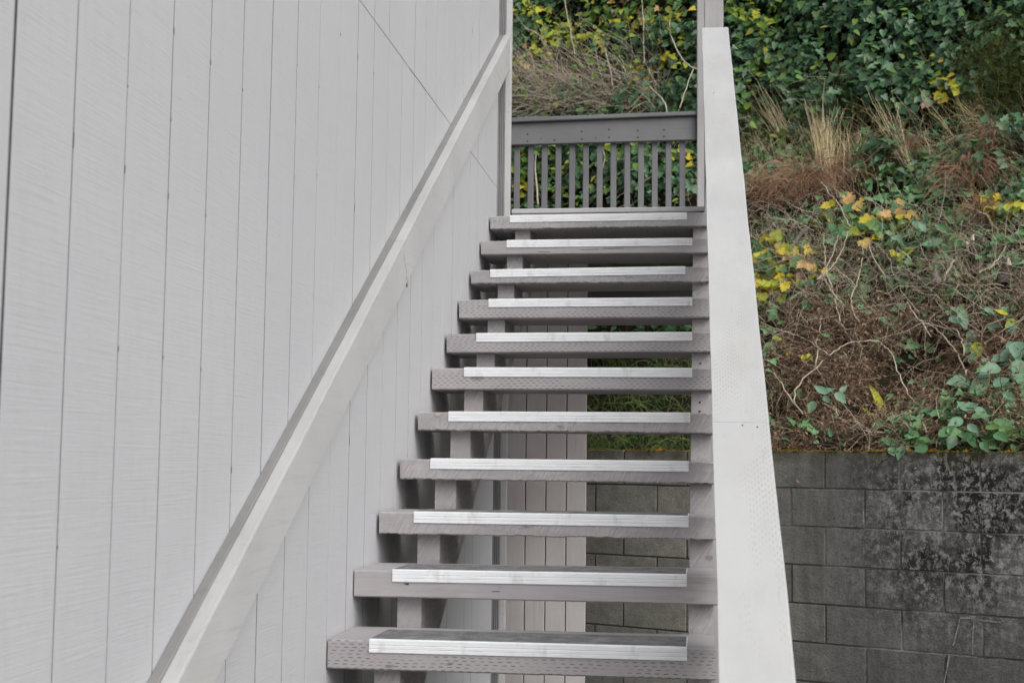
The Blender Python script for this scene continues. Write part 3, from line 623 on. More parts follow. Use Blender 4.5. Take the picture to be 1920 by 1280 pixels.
def strands(base, d0, length, k=5, bend=0.3, gravity=0.4, wiggle=0.05):
    """curved strands from base along d0; bends down with gravity"""
    n = len(base); t = np.linspace(0, 1, k)[None, :, None]
    side = unit(NR.normal(size=(n, 3)))
    L = length[:, None, None]
    P = base[:, None, :]+L*(t*unit(d0)[:, None, :]+bend*t**2*side[:, None, :]+gravity*t**2*np.array([0, 0, -1.0]))
    return P+L*wiggle*NR.normal(size=(n, k, 3))*t
def join(parts):
    Vs, Fs, o = [], [], 0
    for V_, F_ in parts: Vs.append(V_); Fs.append(F_+o); o += len(V_)
    return np.concatenate(Vs), np.concatenate(Fs)
def bank_points(n, smin=0.2, smax=4.8, umin=-5.0, umax=3.2):
    n = int(n*1.14); u_ = NR.uniform(umin, umax, n); s_ = NR.uniform(smin, smax, n)
    x = W0[0]+WT[0]*u_+WN[0]*s_; y_ = W0[1]+WT[1]*u_+WN[1]*s_
    P = np.stack([x, y_, hill_z(x, y_)], -1); px, py = project(P)
    return P, hill_n(x, y_), px, py, s_
def sstep(x, a, b): t = np.clip((x-a)/(b-a), 0, 1); return t*t*(3-2*t)
def blob(px, py, cx, cy, rx, ry): return np.exp(-((px-cx)/rx)**2-((py-cy)/ry)**2)
TOCAM = np.array([-0.25, -0.85, 0.45])
# zones on the bank (which plant grows where)
def w_ivy(px, py):
    right = sstep(px, 1300, 1350)
    top = 1-sstep(py, 195, 260); band = sstep(px, 1600, 1700)*blob(px, py, 1790, 310, 190, 60)*0.35
    r = np.maximum(top, band)*right
    left = (1-right)*np.maximum.reduce([1.0*blob(px, py, 975, 70, 60, 60), 1.0*blob(px, py, 1140, 310, 230, 60), 0.8*blob(px, py, 1270, 150, 60, 110), 0.8*blob(px, py, 1060, 200, 60, 22), 0.5*(1-sstep(py, 60, 110)), 0.5*(1-sstep(px, 860, 930))])
    return np.clip(r+left, 0, 1)
def w_bracken(px, py):
    a = (0.35*sstep(py, 460, 520)+0.65*sstep(py, 560, 640))*sstep(px, 1380, 1430)
    hol = np.maximum.reduce([blob(px, py, 1700, 730, 95, 48), blob(px, py, 1570, 790, 45, 25), blob(px, py, 1490, 640, 40, 30), blob(px, py, 1745, 665, 40, 22), blob(px, py, 1620, 700, 30, 20), blob(px, py, 1480, 800, 40, 30)])
    return np.clip(a*(1-0.93*hol)*(0.45+0.55*(np.sin(px/19+py/31)*np.sin(py/17-px/43) > -0.35)), 0, 1)
def w_drygrass(px, py):
    a = sstep(px, 1340, 1400)*sstep(py, 150, 215)*(1-sstep(py, 330, 390))*(1-0.55*sstep(px, 1640, 1720))
    b = blob(px, py, 1820, 235, 90, 60)*0.9+0.28*sstep(px, 1400, 1450)*sstep(py, 400, 440)*(1-sstep(py, 560, 630))+0.5*(px < 1330)*blob(px, py, 1100, 170, 180, 50)
    return np.clip(a+b, 0, 1)
STUFF = []
def stuff(name, V_, F_, mat, label, cat, smooth=False):
    o = obj(name, mesh_np(name, V_, F_, smooth), mat); tag(o, label, cat, kind='stuff'); return o
def pick(n_try, wfn, n_max, **kw):
    P, N, px, py, s_ = bank_points(n_try, **kw); m = NR.uniform(size=len(P)) < wfn(px, py); ii = np.nonzero(m)[0][:n_max]
    return P[ii], N[ii], px[ii], py[ii]

# ivy in hanging cushions
C, CN, cpx, cpy = pick(9000, w_ivy, 1250)
parts = []
for c, n_ in zip(C, CN):
    r_ = R.uniform(0.14, 0.36); k = int(46*(r_/0.25)**1.6)
    d = unit(NR.normal(size=(k, 3))+1.1*n_+0.5*TOCAM); rr = r_*NR.uniform(0.55, 1.05, k)[:, None]
    P = c+n_*r_*0.25+d*rr*np.array([1, 1, 0.8])
    parts.append(leaves(P, d+0.5*NR.normal(size=(k, 3))*0.7+np.array([0, -0.25, 0.35]), NR.uniform(0.045, 0.085, k), IVY if R.random() < 0.7 else IVY2, 0.5))
P, N, px, py = pick(24000, w_ivy, 12000)
P = P+N*NR.uniform(0.02, 0.14, len(P))[:, None]
parts.append(leaves(P, N+0.6*NR.normal(size=P.shape)+0.4*TOCAM, NR.uniform(0.04, 0.08, len(P)), IVY, 0.4))
stuff('ivy', *join(parts), M['ivy'], 'dense dark green ivy covering the upper bank', 'ivy')
# lighter ivy, sparser
def w_light(px, py):
    return np.clip(0.9*blob(px, py, 1410, 40, 60, 60)+0.75*blob(px, py, 1440, 130, 80, 80)+0.25*blob(px, py, 1600, 60, 200, 90)+0.6*blob(px, py, 1910, 20, 50, 40)+0.8*blob(px, py, 985, 20, 40, 25)+0.6*blob(px, py, 1100, 70, 140, 90)+0.7*blob(px, py, 1230, 60, 80, 70)+0.6*blob(px, py, 1120, 330, 200, 55)+0.5*blob(px, py, 1060, 205, 70, 25), 0, 1)
P, N, px, py = pick(24000, w_light, 3600); P = P+N*NR.uniform(0.12, 0.42, len(P))[:, None]
stuff('ivy', *leaves(P, N+0.6*NR.normal(size=P.shape)+0.5*TOCAM, NR.uniform(0.045, 0.08, len(P)), IVY2, 0.3), M['ivy_light'], 'yellowish green ivy sprays on the upper bank', 'ivy')
# groundcover leaves on the middle of the bank and along the wall top
def w_gc(px, py):
    return np.clip(1.0*blob(px, py, 1780, 350, 160, 75)*sstep(px, 1600, 1650)+0.8*blob(px, py, 1470, 330, 70, 30)+0.85*blob(px, py, 1830, 470, 120, 50)*0.6+0.95*sstep(px, 1640, 1720)*sstep(py, 760, 815)+0.5*blob(px, py, 1480, 200, 90, 60)+0.6*blob(px, py, 1900, 300, 60, 80)+0.7*blob(px, py, 1890, 790, 60, 60)+0.5*blob(px, py, 1130, 330, 200, 50)+0.25*blob(px, py, 1440, 700, 30, 120)+0.08*sstep(py, 480, 560)*sstep(px, 1300, 1400)*(1-0.6*blob(px, py, 1640, 740, 130, 70))+0.28*sstep(px, 1400, 1450)*sstep(py, 380, 430)*(1-sstep(py, 560, 640))+0.25*blob(px, py, 1480, 250, 80, 60)+0.45*(py > 540)*(py < 640)*(px < 1330), 0, 1)
P, N, px, py = pick(44000, w_gc, 12000); P = P+N*NR.uniform(0.02, 0.16, len(P))[:, None]
stuff('groundcover', *join([leaves(P[::2], N[::2]+0.5*NR.normal(size=P[::2].shape)+0.3*TOCAM, NR.uniform(0.04, 0.085, len(P[::2])), IVY, 0.2), leaves(P[1::2], N[1::2]+0.5*NR.normal(size=P[1::2].shape)+0.3*TOCAM, NR.uniform(0.035, 0.075, len(P[1::2])), OVAL, 0.1)]), M['ground_leaf'], 'low green leafy groundcover on the middle bank', 'groundcover')
# dry and green grass
def grass_tuft(P, N, L, lean, k=5, rad=0.0016, grav=0.45, bend=0.25):
    n = len(P); d = N*0.4+np.array([0, 0, 1.0])+lean*NR.normal(size=(n, 3)); Q = strands(P-N*0.03, d, L, k, bend, grav, 0.015)
    rr = rad*NR.uniform(0.7, 1.4, n)[:, None]*np.linspace(1, 0.25, k)[None, :]; return tubes(Q, rr, 3)
P, N, px, py = pick(60000, w_drygrass, 15000)
stuff('dry_grass', *grass_tuft(P, N, NR.uniform(0.15, 0.6, len(P)), 0.35, 5, 0.0017, 0.35), M['drygrass'], 'tan dry grass standing among the ivy', 'grass')
def w_green(px, py):
    return np.clip(0.8*blob(px, py, 1440, 290, 60, 50)+1.0*(px < 1345)*(px > 1060)*sstep(py, 600, 700)+0.6*sstep(px, 1720, 1800)*sstep(py, 690, 800)+0.25*w_drygrass(px, py)+0.3*blob(px, py, 1450, 760, 40, 80)+0.5*blob(px, py, 1400, 355, 20, 30)+0.9*blob(px, py, 1530, 568, 22, 16)+0.8*blob(px, py, 1612, 556, 18, 14)+0.6*blob(px, py, 1700, 548, 50, 14)+0.5*blob(px, py, 1860, 560, 70, 40)+0.5*blob(px, py, 1840, 470, 90, 50)+0.3*blob(px, py, 1600, 520, 180, 60)+0.35*blob(px, py, 1450, 700, 40, 110)+0.35*blob(px, py, 1660, 830, 60, 14), 0, 1)
P, N, px, py = pick(44000, w_green, 10000)
stuff('green_grass', *grass_tuft(P, N, NR.uniform(0.12, 0.42, len(P)), 0.5, 5, 0.0028, 0.75, 0.35), M['grass'], 'green grass blades drooping behind the block wall', 'grass')
# dead bracken mat
P, N, px, py = pick(60000, w_bracken, 36000)
n = len(P); h_ = NR.uniform(0.0, 0.2, n)[:, None]*N; Q = strands(P+h_, N*0.5+0.9*NR.normal(size=(n, 3)), NR.uniform(0.05, 0.22, n), 5, 0.7, 0.5, 0.06)
rr = 0.0022*NR.uniform(0.6, 1.5, n)[:, None]*np.linspace(1, 0.4, 5)[None, :]
pa = [tubes(Q, rr, 3)]
BC, BN, bx_, by_ = pick(1500, w_bracken, 170)
for c, n_ in zip(BC, BN):
    r_ = R.uniform(0.07, 0.19); k = int(230*(r_/0.2)**1.6); d = unit(NR.normal(size=(k, 3))+1.0*n_+0.4*TOCAM); B0 = c+d*r_*NR.uniform(0.5, 1.0, k)[:, None]*np.array([1, 1, 0.75])
    q_ = strands(B0, d+0.6*NR.normal(size=(k, 3)), NR.uniform(0.05, 0.13, k), 5, 0.6, 0.7, 0.08); Q = np.concatenate([Q, q_])
rr = 0.0022*NR.uniform(0.6, 1.5, len(Q))[:, None]*np.linspace(1, 0.4, 5)[None, :]; pa = [tubes(Q, rr, 3)]
LP = Q[:, 1:, :].reshape(-1, 3); LP = LP[NR.uniform(size=len(LP)) < 0.5]
pa.append(None); pa.pop()
V1, F1 = pa[0]; V2, F2 = leaves(LP, NR.normal(size=LP.shape)+0.5*TOCAM, NR.uniform(0.012, 0.032, len(LP)), (np.array([(0, 0, 0), (0.25, 0.5, 0.1), (0, 1, 0), (-0.25, 0.5, 0.1)]), np.array([(0, 1, 2), (0, 2, 3)])), 0.3)
F2q = np.concatenate([F2, F2[:, -1:]], 1)
F1t = np.concatenate([F1[:, [0, 1, 2]], F1[:, [0, 2, 3]]]); stuff('dead_bracken', *join([(V1, F1t), (V2, F2)]), M['bracken'], 'brown mat of dead bracken on the lower bank', 'dead bracken')
# twig litter and tangle
def w_twig(px, py):
    return np.clip(0.45*sstep(py, 400, 450)*sstep(px, 1380, 1430)*(1-sstep(py, 600, 700))+0.09*w_bracken(px, py)+0.9*blob(px, py, 1840, 530, 90, 50)+0.7*blob(px, py, 1640, 540, 120, 60)+0.5*blob(px, py, 1500, 430, 80, 60)+0.25*w_drygrass(px, py)+0.35*blob(px, py, 1140, 320, 220, 60)*(px < 1330), 0, 1)
P, N, px, py = pick(34000, w_twig, 9500); n = len(P)
Q = strands(P+N*NR.uniform(0.05, 0.24, n)[:, None], N*0.3+NR.normal(size=(n, 3)), NR.uniform(0.1, 0.4, n), 6, 0.5, 0.25, 0.06)
stuff('twigs', *tubes(Q, 0.0019*NR.uniform(0.5, 1.5, n)[:, None]*np.linspace(1, 0.45, 6)[None, :], 3), M['twig'], 'tangle of thin grey dead twigs on the brown bank', 'twigs')
# moss along the wall top
n = 1700; u_ = NR.uniform(-1.8, 2.2, n); s_ = NR.uniform(-0.004, 0.12, n)*NR.uniform(0, 1, n); dens = 0.35+0.65*(np.sin(u_*5)*np.sin(u_*13+1) > -0.2)
k_ = NR.uniform(size=n) < dens*sstep(u_, -1.9, 0.3); u_, s_ = u_[k_], s_[k_]
P = np.stack([W0[0]+WT[0]*u_+WN[0]*s_, W0[1]+WT[1]*u_+WN[1]*s_, np.full(len(u_), ZT-0.004)], -1)
PYR = (np.array([(0.5, 0, 0), (0, 0.5, 0), (-0.5, 0, 0), (0, -0.5, 0), (0.1, 0.1, 0.8)]), np.array([(0, 1, 4), (1, 2, 4), (2, 3, 4), (3, 0, 4)]))
n = len(P); sz = NR.uniform(0.004, 0.02, n)*NR.uniform(0.4, 1, n)*np.where(NR.uniform(size=n) < 0.12, 2.0, 1.0); V_ = P[:, None, :]+sz[:, None, None]*PYR[0][None]*np.array([1.3, 1.3, 0.9]); F_ = PYR[1][None]+(np.arange(n)*5)[:, None, None]
stuff('moss', V_.reshape(-1, 3), F_.reshape(-1, 3), M['moss'], 'thin line of orange moss along the block wall top', 'moss')

# ------------------------------------------------------------------ single plants
def sweep(name, pts, r0, r1, mat, parent=None, sides=5, wob=0.0, sub=4):
    P = np.array(pts, float); n = len(P)
    # catmull-rom resample
    Q = []
    for i in range(n-1):
        p0 = P[max(i-1, 0)]; p1 = P[i]; p2 = P[i+1]; p3 = P[min(i+2, n-1)]
        for t in np.linspace(0, 1, sub, endpoint=False):
            Q.append(0.5*((2*p1)+(-p0+p2)*t+(2*p0-5*p1+4*p2-p3)*t*t+(-p0+3*p1-3*p2+p3)*t**3))
    Q.append(P[-1]); Q = np.array(Q); Q[1:-1] += wob*NR.normal(size=Q[1:-1].shape)
    rad = np.linspace(r0, r1, len(Q)); V_, F_ = tubes(Q[None], rad[None], sides)
    k = len(Q); caps = [[0, i+1, i+2] for i in range(sides-2)]+[[(k-1)*sides, (k-1)*sides+i+2, (k-1)*sides+i+1] for i in range(sides-2)]
    F_t = np.concatenate([F_[:, [0, 1, 2]], F_[:, [0, 2, 3]], np.array(caps)])
    m = mesh_np(name, V_, F_t, True); o = obj(name, m, mat, parent)
    if parent is not None: o.matrix_parent_inverse = Matrix.Translation(parent.location).inverted()
    return o
CANES = [  # pixels down the cane, lift, thickness, label
 ([(1545, 437), (1546, 466), (1547, 499), (1549, 514), (1558, 535), (1565, 557), (1572, 586), (1575, 604)], 0.30, 0.0035, 'pale cane running straight down through the knot of canes beside the yellow shrub'),
 ([(1572, 440), (1565, 461), (1560, 480), (1551, 497), (1548, 507), (1534, 521)], 0.32, 0.003, 'short pale cane curving into the cane knot from above'),
 ([(1590, 433), (1582, 461), (1573, 480), (1560, 499), (1549, 511), (1532, 523)], 0.33, 0.0032, 'pale cane slanting into the cane knot from beneath the orange leaves'),
 ([(1617, 452), (1618, 476), (1613, 507), (1604, 535), (1598, 554), (1597, 572), (1601, 586), (1611, 602)], 0.30, 0.0035, 'long S-shaped pale cane right of the cane knot'),
 ([(1532, 519), (1541, 523), (1551, 531), (1561, 550), (1579, 571), (1594, 583), (1612, 602)], 0.28, 0.005, 'thick pale double cane sloping down from the cane knot'),
 ([(1628, 454), (1635, 476), (1646, 499), (1660, 516)], 0.28, 0.003, 'short pale cane bending right below the shrub of orange leaves'),
 ([(1565, 500), (1582, 516), (1594, 526), (1604, 533)], 0.31, 0.0028, 'thin pale cane linking the cane knot to the S-shaped cane'),
 ([(1426, 604), (1459, 618), (1489, 627), (1512, 637), (1533, 651), (1555, 666)], 0.24, 0.0035, 'pale cane sloping right from the white cap board over dead bracken'),
 ([(1538, 600), (1538, 623), (1531, 641), (1533, 662), (1527, 688)], 0.26, 0.004, 'kinked upright pale cane above the dark bracken hollow'),
 ([(1555, 666), (1567, 657), (1588, 644), (1615, 640), (1645, 639), (1658, 647), (1670, 660), (1682, 694), (1699, 729), (1719, 766), (1737, 810)], 0.26, 0.0035, 'longest pale cane arching over the bracken down towards the block wall'),
 ([(1547, 674), (1522, 696), (1504, 711), (1492, 733), (1491, 756)], 0.22, 0.0035, 'pale cane curving left and down in front of dead bracken'),
 ([(1440, 690), (1461, 713), (1473, 733), (1487, 754), (1505, 776)], 0.20, 0.004, 'pale forked cane sloping down beside the white cap board'),
 ([(1545, 757), (1563, 768), (1578, 785), (1602, 801), (1625, 809), (1660, 810)], 0.18, 0.0045, 'pale cane lying just above the block wall top'),
 ([(1602, 789), (1617, 795), (1631, 807)], 0.19, 0.004, 'short thick pale stub just above the block wall top'),
 ([(1727, 600), (1754, 616), (1772, 633), (1787, 651), (1801, 672), (1811, 703)], 0.22, 0.004, 'tan cane sloping right towards the pale bramble leaves'),
 ([(1758, 600), (1779, 614), (1795, 621), (1805, 641), (1807, 666)], 0.22, 0.003, 'thin hooked cane above the pale bramble leaves'),
 ([(1700, 566), (1708, 580), (1727, 604), (1745, 630)], 0.24, 0.004, 'tan cane slanting down below the fallen white branch'),
 ([(1540, 340), (1556, 365), (1572, 380), (1585, 408), (1594, 425)], 0.25, 0.004, 'pale cane sloping through the orange leaves below the straw clump'),
 ([(1057, -10), (1066, 41), (1078, 103)], 0.4, 0.005, 'pale bare stem above the middle of the landing railing'),
 ([(1130, 78), (1141, 116), (1150, 169)], 0.4, 0.005, 'bleached bare stem standing in the twig thicket'),
 ([(1256, 38), (1259, 72), (1278, 109), (1294, 125), (1312, 131)], 0.4, 0.006, 'pale bent branch reaching right to the corner post'),
 ([(1303, 120), (1287, 166), (1272, 208)], 0.42, 0.005, 'pale straight stem leaning beside the corner post'),
 ([(1206, 150), (1231, 175), (1247, 194), (1249, 215)], 0.42, 0.006, 'whitish curved stem above the right half of the landing railing'),
 ([(984, 53), (1000, 60), (1019, 72)], 0.4, 0.005, 'short pale twig beside the building corner'),
 ([(1203, -10), (1206, 41), (1208, 119)], 0.4, 0.005, 'thin straight bare stem right of the thicket'),
 ([(1128, 272), (1134, 300), (1125, 337), (1137, 356)], 0.35, 0.006, 'curled pale vine seen between the railing balusters'),
 ([(1007, 275), (1004, 320), (1009, 384)], 0.35, 0.007, 'straight tan stem seen between the leftmost balusters'),
]
for pts, lift, rad, lab in CANES:
    Q = [H(px, py, lift+0.16+R.uniform(-0.03, 0.03)) for px, py in pts]
    rad *= 1.2
    o = sweep('bramble_cane', Q, rad*0.75, rad, M['cane'], None, 5, 0.003); tag(o, lab, 'cane', 'bare canes on the bank')
tag(sweep('bramble_cane', [H(x, y_, 0.3) for x, y_ in [(1440, 470), (1452, 478), (1480, 492), (1510, 504), (1535, 503), (1560, 500)]], 0.005, 0.004, M['cane_dark'], None, 5, 0.002), 'dark cane through the large yellow-leaved shrub beside the cap board', 'cane', 'bare canes on the bank')
tag(sweep('bramble_cane', [H(x, y_, 0.3) for x, y_ in [(1690, 394), (1760, 384), (1846, 398), (1885, 412), (1930, 430)]], 0.006, 0.005, M['cane_dark'], None, 5, 0.003), 'long dark cane slanting down to the right edge', 'cane', 'bare canes on the bank')
# fallen branches, snag, stump
def branchy(name, label, cat, main, r0, r1, subs, mat, lift=0.2):
    lift += 0.08; Q = [H(x, y_, lift) for x, y_ in main]; t = thing(name, label, cat, tuple(Q[-1]))
    sweep('limb', Q, r0, r1, mat, t, 6, 0.004)
    for s_, ra in subs: sweep('side_branch', [H(x, y_, lift+0.01) for x, y_ in s_], ra, ra*0.6, mat, t, 5, 0.003)
    return t
branchy('fallen_branch', 'whitish fallen branch lying on the bank below the green groundcover', 'branch', [(1754, 525), (1732, 523), (1711, 517), (1691, 515), (1669, 512), (1663, 521)], 0.013, 0.006, [([(1748, 547), (1730, 530), (1716, 516), (1715, 506)], 0.007)], M['greybark'], 0.2)
branchy('fallen_branch', 'curved brown branch rising beside the small snag', 'branch', [(1768, 526), (1776, 508), (1785, 492), (1794, 487)], 0.010, 0.006, [], M['cane'], 0.22)
branchy('fallen_branch', 'thin tan stick leaning right of the broken snag', 'branch', [(1836, 511), (1863, 497), (1876, 478), (1886, 460)], 0.006, 0.004, [], M['cane'], 0.22)
branchy('fallen_branch', 'short dark log stub above the large yellow-leaved shrub', 'branch', [(1486, 457), (1496, 445), (1510, 429)], 0.016, 0.018, [], M['greybark'], 0.25)
branchy('fallen_branch', 'forked grey branch beside the orange leaves above the log stub', 'branch', [(1540, 423), (1532, 410), (1524, 404), (1508, 400)], 0.009, 0.005, [([(1530, 408), (1538, 395), (1546, 378)], 0.006)], M['greybark'], 0.27)
sn = branchy('snag', 'dark broken sapling stump with pale split tips on the bank', 'tree stump', [(1826, 520), (1830, 494), (1826, 470), (1823, 452)], 0.026, 0.018, [([(1827, 482), (1820, 468), (1814, 458)], 0.014)], M['bark'], 0.22)
sweep('split_tip', [H(1823, 453, 0.315), H(1824, 440, 0.315)], 0.017, 0.008, M['palewood'], sn, 6)
sweep('split_tip', [H(1815, 461, 0.315), H(1812, 455, 0.315)], 0.014, 0.012, M['palewood'], sn, 6)
sn = branchy('snag', 'small grey pointed stump among twigs left of the broken sapling', 'tree stump', [(1758, 535), (1756, 516), (1752, 500)], 0.036, 0.008, [], M['greybark'], 0.2)
sn = branchy('snag', 'mossy dark stump with a pale broken point near the right edge', 'tree stump', [(1880, 540), (1884, 518), (1893, 500)], 0.045, 0.028, [], M['bark'], 0.2)
sweep('split_tip', [H(1893, 502, 0.30), H(1890, 484, 0.30)], 0.022, 0.006, M['palewood'], sn, 6)

LM = {}
def leaf_objmesh(kind, mat, var):
    key = (kind, mat, var)
    if key not in LM:
        V_, F_ = {'maple': MAPLE, 'oval': OVAL, 'ivy': IVY}[kind]; V_ = V_.copy(); rr = random.Random(var*7+1)
        V_[:, 0] *= rr.uniform(0.85, 1.15); V_[:, 2] += 0.18*rr.uniform(-1, 1)*V_[:, 1]**2+0.12*rr.uniform(-1, 1)*V_[:, 0]
        m = mesh_np('leaf', V_, F_); m.materials.append(M[mat]); LM[key] = m
    return LM[key]
def put_leaf(parent, P, N, size, kind, mat, droop=0.4, tipdir=None):
    N = Vector(N).normalized(); d = Vector((R.gauss(0, 1), R.gauss(0, 1), R.gauss(0, 0.6)-droop*2)) if tipdir is None else Vector(tipdir)
    d = (d-d.dot(N)*N).normalized(); x = d.cross(N)
    o = bpy.data.objects.new('leaf', leaf_objmesh(kind, mat, R.randrange(4))); COL.objects.link(o)
    Mx = Matrix(((x.x, d.x, N.x, P[0]), (x.y, d.y, N.y, P[1]), (x.z, d.z, N.z, P[2]), (0, 0, 0, 1))) @ Matrix.Scale(size, 4)
    o.parent = parent; o.matrix_parent_inverse = Matrix.Translation(parent.location).inverted(); o.matrix_basis = Mx; return o
def shrub(name, label, cat, base, leaf_list, lift, kind, group=None, stem='cane_dark', szk=1.0, nstem=5, tilt=0.55):
    """leaf_list: (px, py, size_px, material)"""
    b = H(*base, 0.0); t = thing(name, label, cat, tuple(b), group); pts = []
    if kind == 'maple': leaf_list = leaf_list+[(x+R.gauss(0, 11), y2+R.gauss(0, 9), sp*R.uniform(0.6, 0.95), mt if R.random() < 0.75 else g_) for _ in range(2) for x, y2, sp, mt in leaf_list]
    for px, py, sp, mt in leaf_list:
        P = H(px, py, lift+R.uniform(-0.10, 0.08)); dist = np.linalg.norm(P-CAM); pts.append(P)
        N = np.array([0, -0.3, 0.4])+np.array(TOCAM)*0.9+tilt*np.array([R.gauss(0, 1), R.gauss(0, 1), R.gauss(0, 0.6)])
        put_leaf(t, P, N, sp*szk/FPX*dist*(1.0 if kind == 'maple' else 1.2), kind, mt)
    idx_ = list(range(len(pts))); R.shuffle(idx_)
    for i in idx_[:nstem]:
        q = pts[i]; mid = (b+q)/2+np.array([R.uniform(-0.05, 0.05), R.uniform(-0.05, 0.05), 0.06])
        sweep('stem', [b, mid, q], 0.0045, 0.002, M[stem], t, 4)
    return t
y_, o_, g_, p_, l_, b_ = 'yleaf', 'oleaf', 'gleaf', 'pleaf', 'lleaf', 'bleaf'
A = [(1432, 455, 24, g_), (1445, 447, 26, y_), (1460, 456, 18, o_), (1474, 458, 26, l_), (1478, 467, 24, l_), (1492, 462, 26, g_), (1508, 468, 22, y_), (1470, 474, 24, y_), (1420, 465, 28, g_), (1425, 485, 26, y_), (1430, 493, 24, g_), (1447, 487, 22, y_), (1448, 507, 24, g_), (1490, 482, 28, o_), (1500, 487, 28, o_), (1512, 492, 26, o_), (1485, 497, 24, y_), (1465, 512, 24, l_), (1470, 520, 22, y_), (1484, 515, 24, y_), (1475, 528, 24, y_), (1443, 535, 26, l_), (1458, 540, 28, l_), (1430, 550, 26, y_), (1435, 520, 24, y_), (1504, 512, 20, p_), (1502, 525, 20, l_), (1520, 522, 18, l_), (1418, 502, 28, g_), (1425, 515, 24, l_), (1430, 565, 22, l_), (1452, 468, 20, y_), (1440, 476, 22, g_), (1455, 498, 22, l_), (1417, 480, 24, g_), (1466, 486, 18, l_), (1416, 530, 26, y_), (1520, 500, 18, y_)]
shrub('autumn_shrub', 'large shrub of yellow and orange lobed leaves right beside the white cap board', 'shrub', (1470, 555), A, 0.34, 'maple', 'autumn leaved shrubs on the bank', nstem=9)
B = [(1548, 392, 22, y_), (1555, 384, 20, y_), (1543, 399, 18, l_), (1580, 372, 22, o_), (1594, 370, 24, o_), (1602, 382, 26, o_), (1588, 378, 16, y_), (1620, 425, 24, y_), (1626, 414, 20, y_), (1640, 412, 24, y_), (1651, 405, 26, y_), (1661, 407, 22, y_), (1669, 401, 24, o_), (1681, 401, 24, o_), (1701, 401, 26, o_), (1690, 394, 20, o_), (1612, 440, 22, l_), (1618, 450, 22, o_), (1605, 433, 20, l_), (1590, 418, 24, g_), (1601, 410, 22, g_), (1635, 430, 24, g_), (1650, 421, 24, g_), (1661, 440, 22, g_), (1682, 445, 26, g_), (1697, 442, 24, g_), (1648, 447, 22, y_), (1671, 424, 20, y_), (1700, 418, 22, y_), (1725, 416, 22, g_), (1572, 436, 24, g_), (1560, 428, 20, g_), (1640, 394, 22, g_), (1622, 398, 18, g_), (1692, 470, 26, l_), (1680, 477, 24, l_), (1712, 430, 24, g_), (1668, 462, 20, g_)]
shrub('autumn_shrub', 'spreading shrub of yellow orange and green leaves below the straw clump', 'shrub', (1640, 480), B, 0.30, 'maple', 'autumn leaved shrubs on the bank', nstem=10)
Cc = [(1750, 150, 18, l_), (1760, 155, 20, l_), (1775, 150, 20, y_), (1781, 161, 20, l_), (1788, 155, 18, l_), (1765, 175, 20, y_), (1771, 181, 20, y_), (1745, 181, 20, p_), (1735, 196, 18, p_), (1757, 117, 14, y_), (1759, 125, 14, o_), (1754, 140, 18, l_), (1790, 168, 16, l_), (1728, 186, 16, o_)]
shrub('autumn_shrub', 'small yellow-leaved shoot against the dark ivy high on the bank', 'shrub', (1760, 215), Cc, 0.4, 'maple', 'autumn leaved shrubs on the bank')
D = [(1858, 378, 18, y_), (1868, 372, 20, y_), (1876, 385, 18, y_), (1881, 395, 22, y_), (1891, 385, 18, l_), (1865, 391, 18, y_), (1901, 380, 16, y_), (1870, 402, 18, l_), (1845, 372, 14, l_)]
shrub('autumn_shrub', 'low sprig of bright yellow leaves on the dark cane near the right edge', 'shrub', (1880, 420), D, 0.32, 'maple', 'autumn leaved shrubs on the bank')
def cluster(cx, cy, rx, ry, n, mats, sz):
    return [(R.gauss(cx, rx), R.gauss(cy, ry), sz*R.uniform(0.7, 1.25), R.choice(mats)) for _ in range(int(n*2.0))]
for base, cl, lab, kind in [
    ((990, 60), cluster(985, 15, 18, 14, 22, [l_, l_, g_, y_], 17), 'lime green leafy shoot beside the top of the building corner', 'ivy'),
    ((1050, 120), cluster(1048, 68, 24, 16, 28, [l_, g_, l_, l_], 15), 'yellow-green leafy shrub over the left end of the landing railing', 'ivy'),
    ((1015, 140), cluster(1012, 102, 18, 14, 20, [y_, o_, l_, p_], 14), 'ochre-leaved low shrub beside the building corner', 'ivy'),
    ((1130, 130), cluster(1120, 70, 24, 20, 24, [l_, l_, g_], 14), 'loose yellow-green shrub above the middle of the landing railing', 'ivy'),
    ((1190, 90), cluster(1172, 28, 26, 20, 30, [y_, 'oleaf', l_, p_], 14), 'brownish yellow shrub high above the landing', 'ivy'),
    ((1240, 90), cluster(1244, 40, 28, 22, 40, [l_, l_, g_, g_, y_], 16), 'dense yellow-green shrub beside the corner post high above the landing', 'ivy'),
    ((1195, 160), cluster(1196, 132, 12, 12, 16, [y_, l_], 14), 'small yellow sprig low in front of the dark ivy', 'ivy'),
    ((1255, 150), cluster(1258, 112, 14, 10, 14, [l_, y_], 14), 'small lime sprig near the corner post', 'ivy'),
    ((1290, 360), cluster(1288, 325, 12, 25, 14, [y_, p_, l_], 16), 'yellow and pink leaves seen between the rightmost balusters', 'ivy'),
    ((985, 370), cluster(978, 330, 8, 26, 12, [y_, l_, g_], 16), 'yellow and green leaves seen between the leftmost balusters', 'ivy'),
    ((1150, 375), cluster(1150, 335, 60, 26, 26, [g_, b_, g_], 18), 'mid green leaves behind the middle balusters', 'ivy'),
    ((1410, 55), cluster(1402, 25, 16, 18, 26, [l_, g_, l_], 16), 'light green sprays beside the post above the cap board', 'ivy'),
    ((1440, 330), cluster(1470, 318, 45, 10, 26, [b_, g_, b_], 18), 'grey-green bramble sprays across the middle bank left of the straw', 'oval'),
]:
    shrub('leafy_shrub', lab, 'shrub', base, cl, 0.42 if base[1] < 250 else 0.3, kind, 'leafy shrubs on the upper bank', szk=0.72, nstem=5)
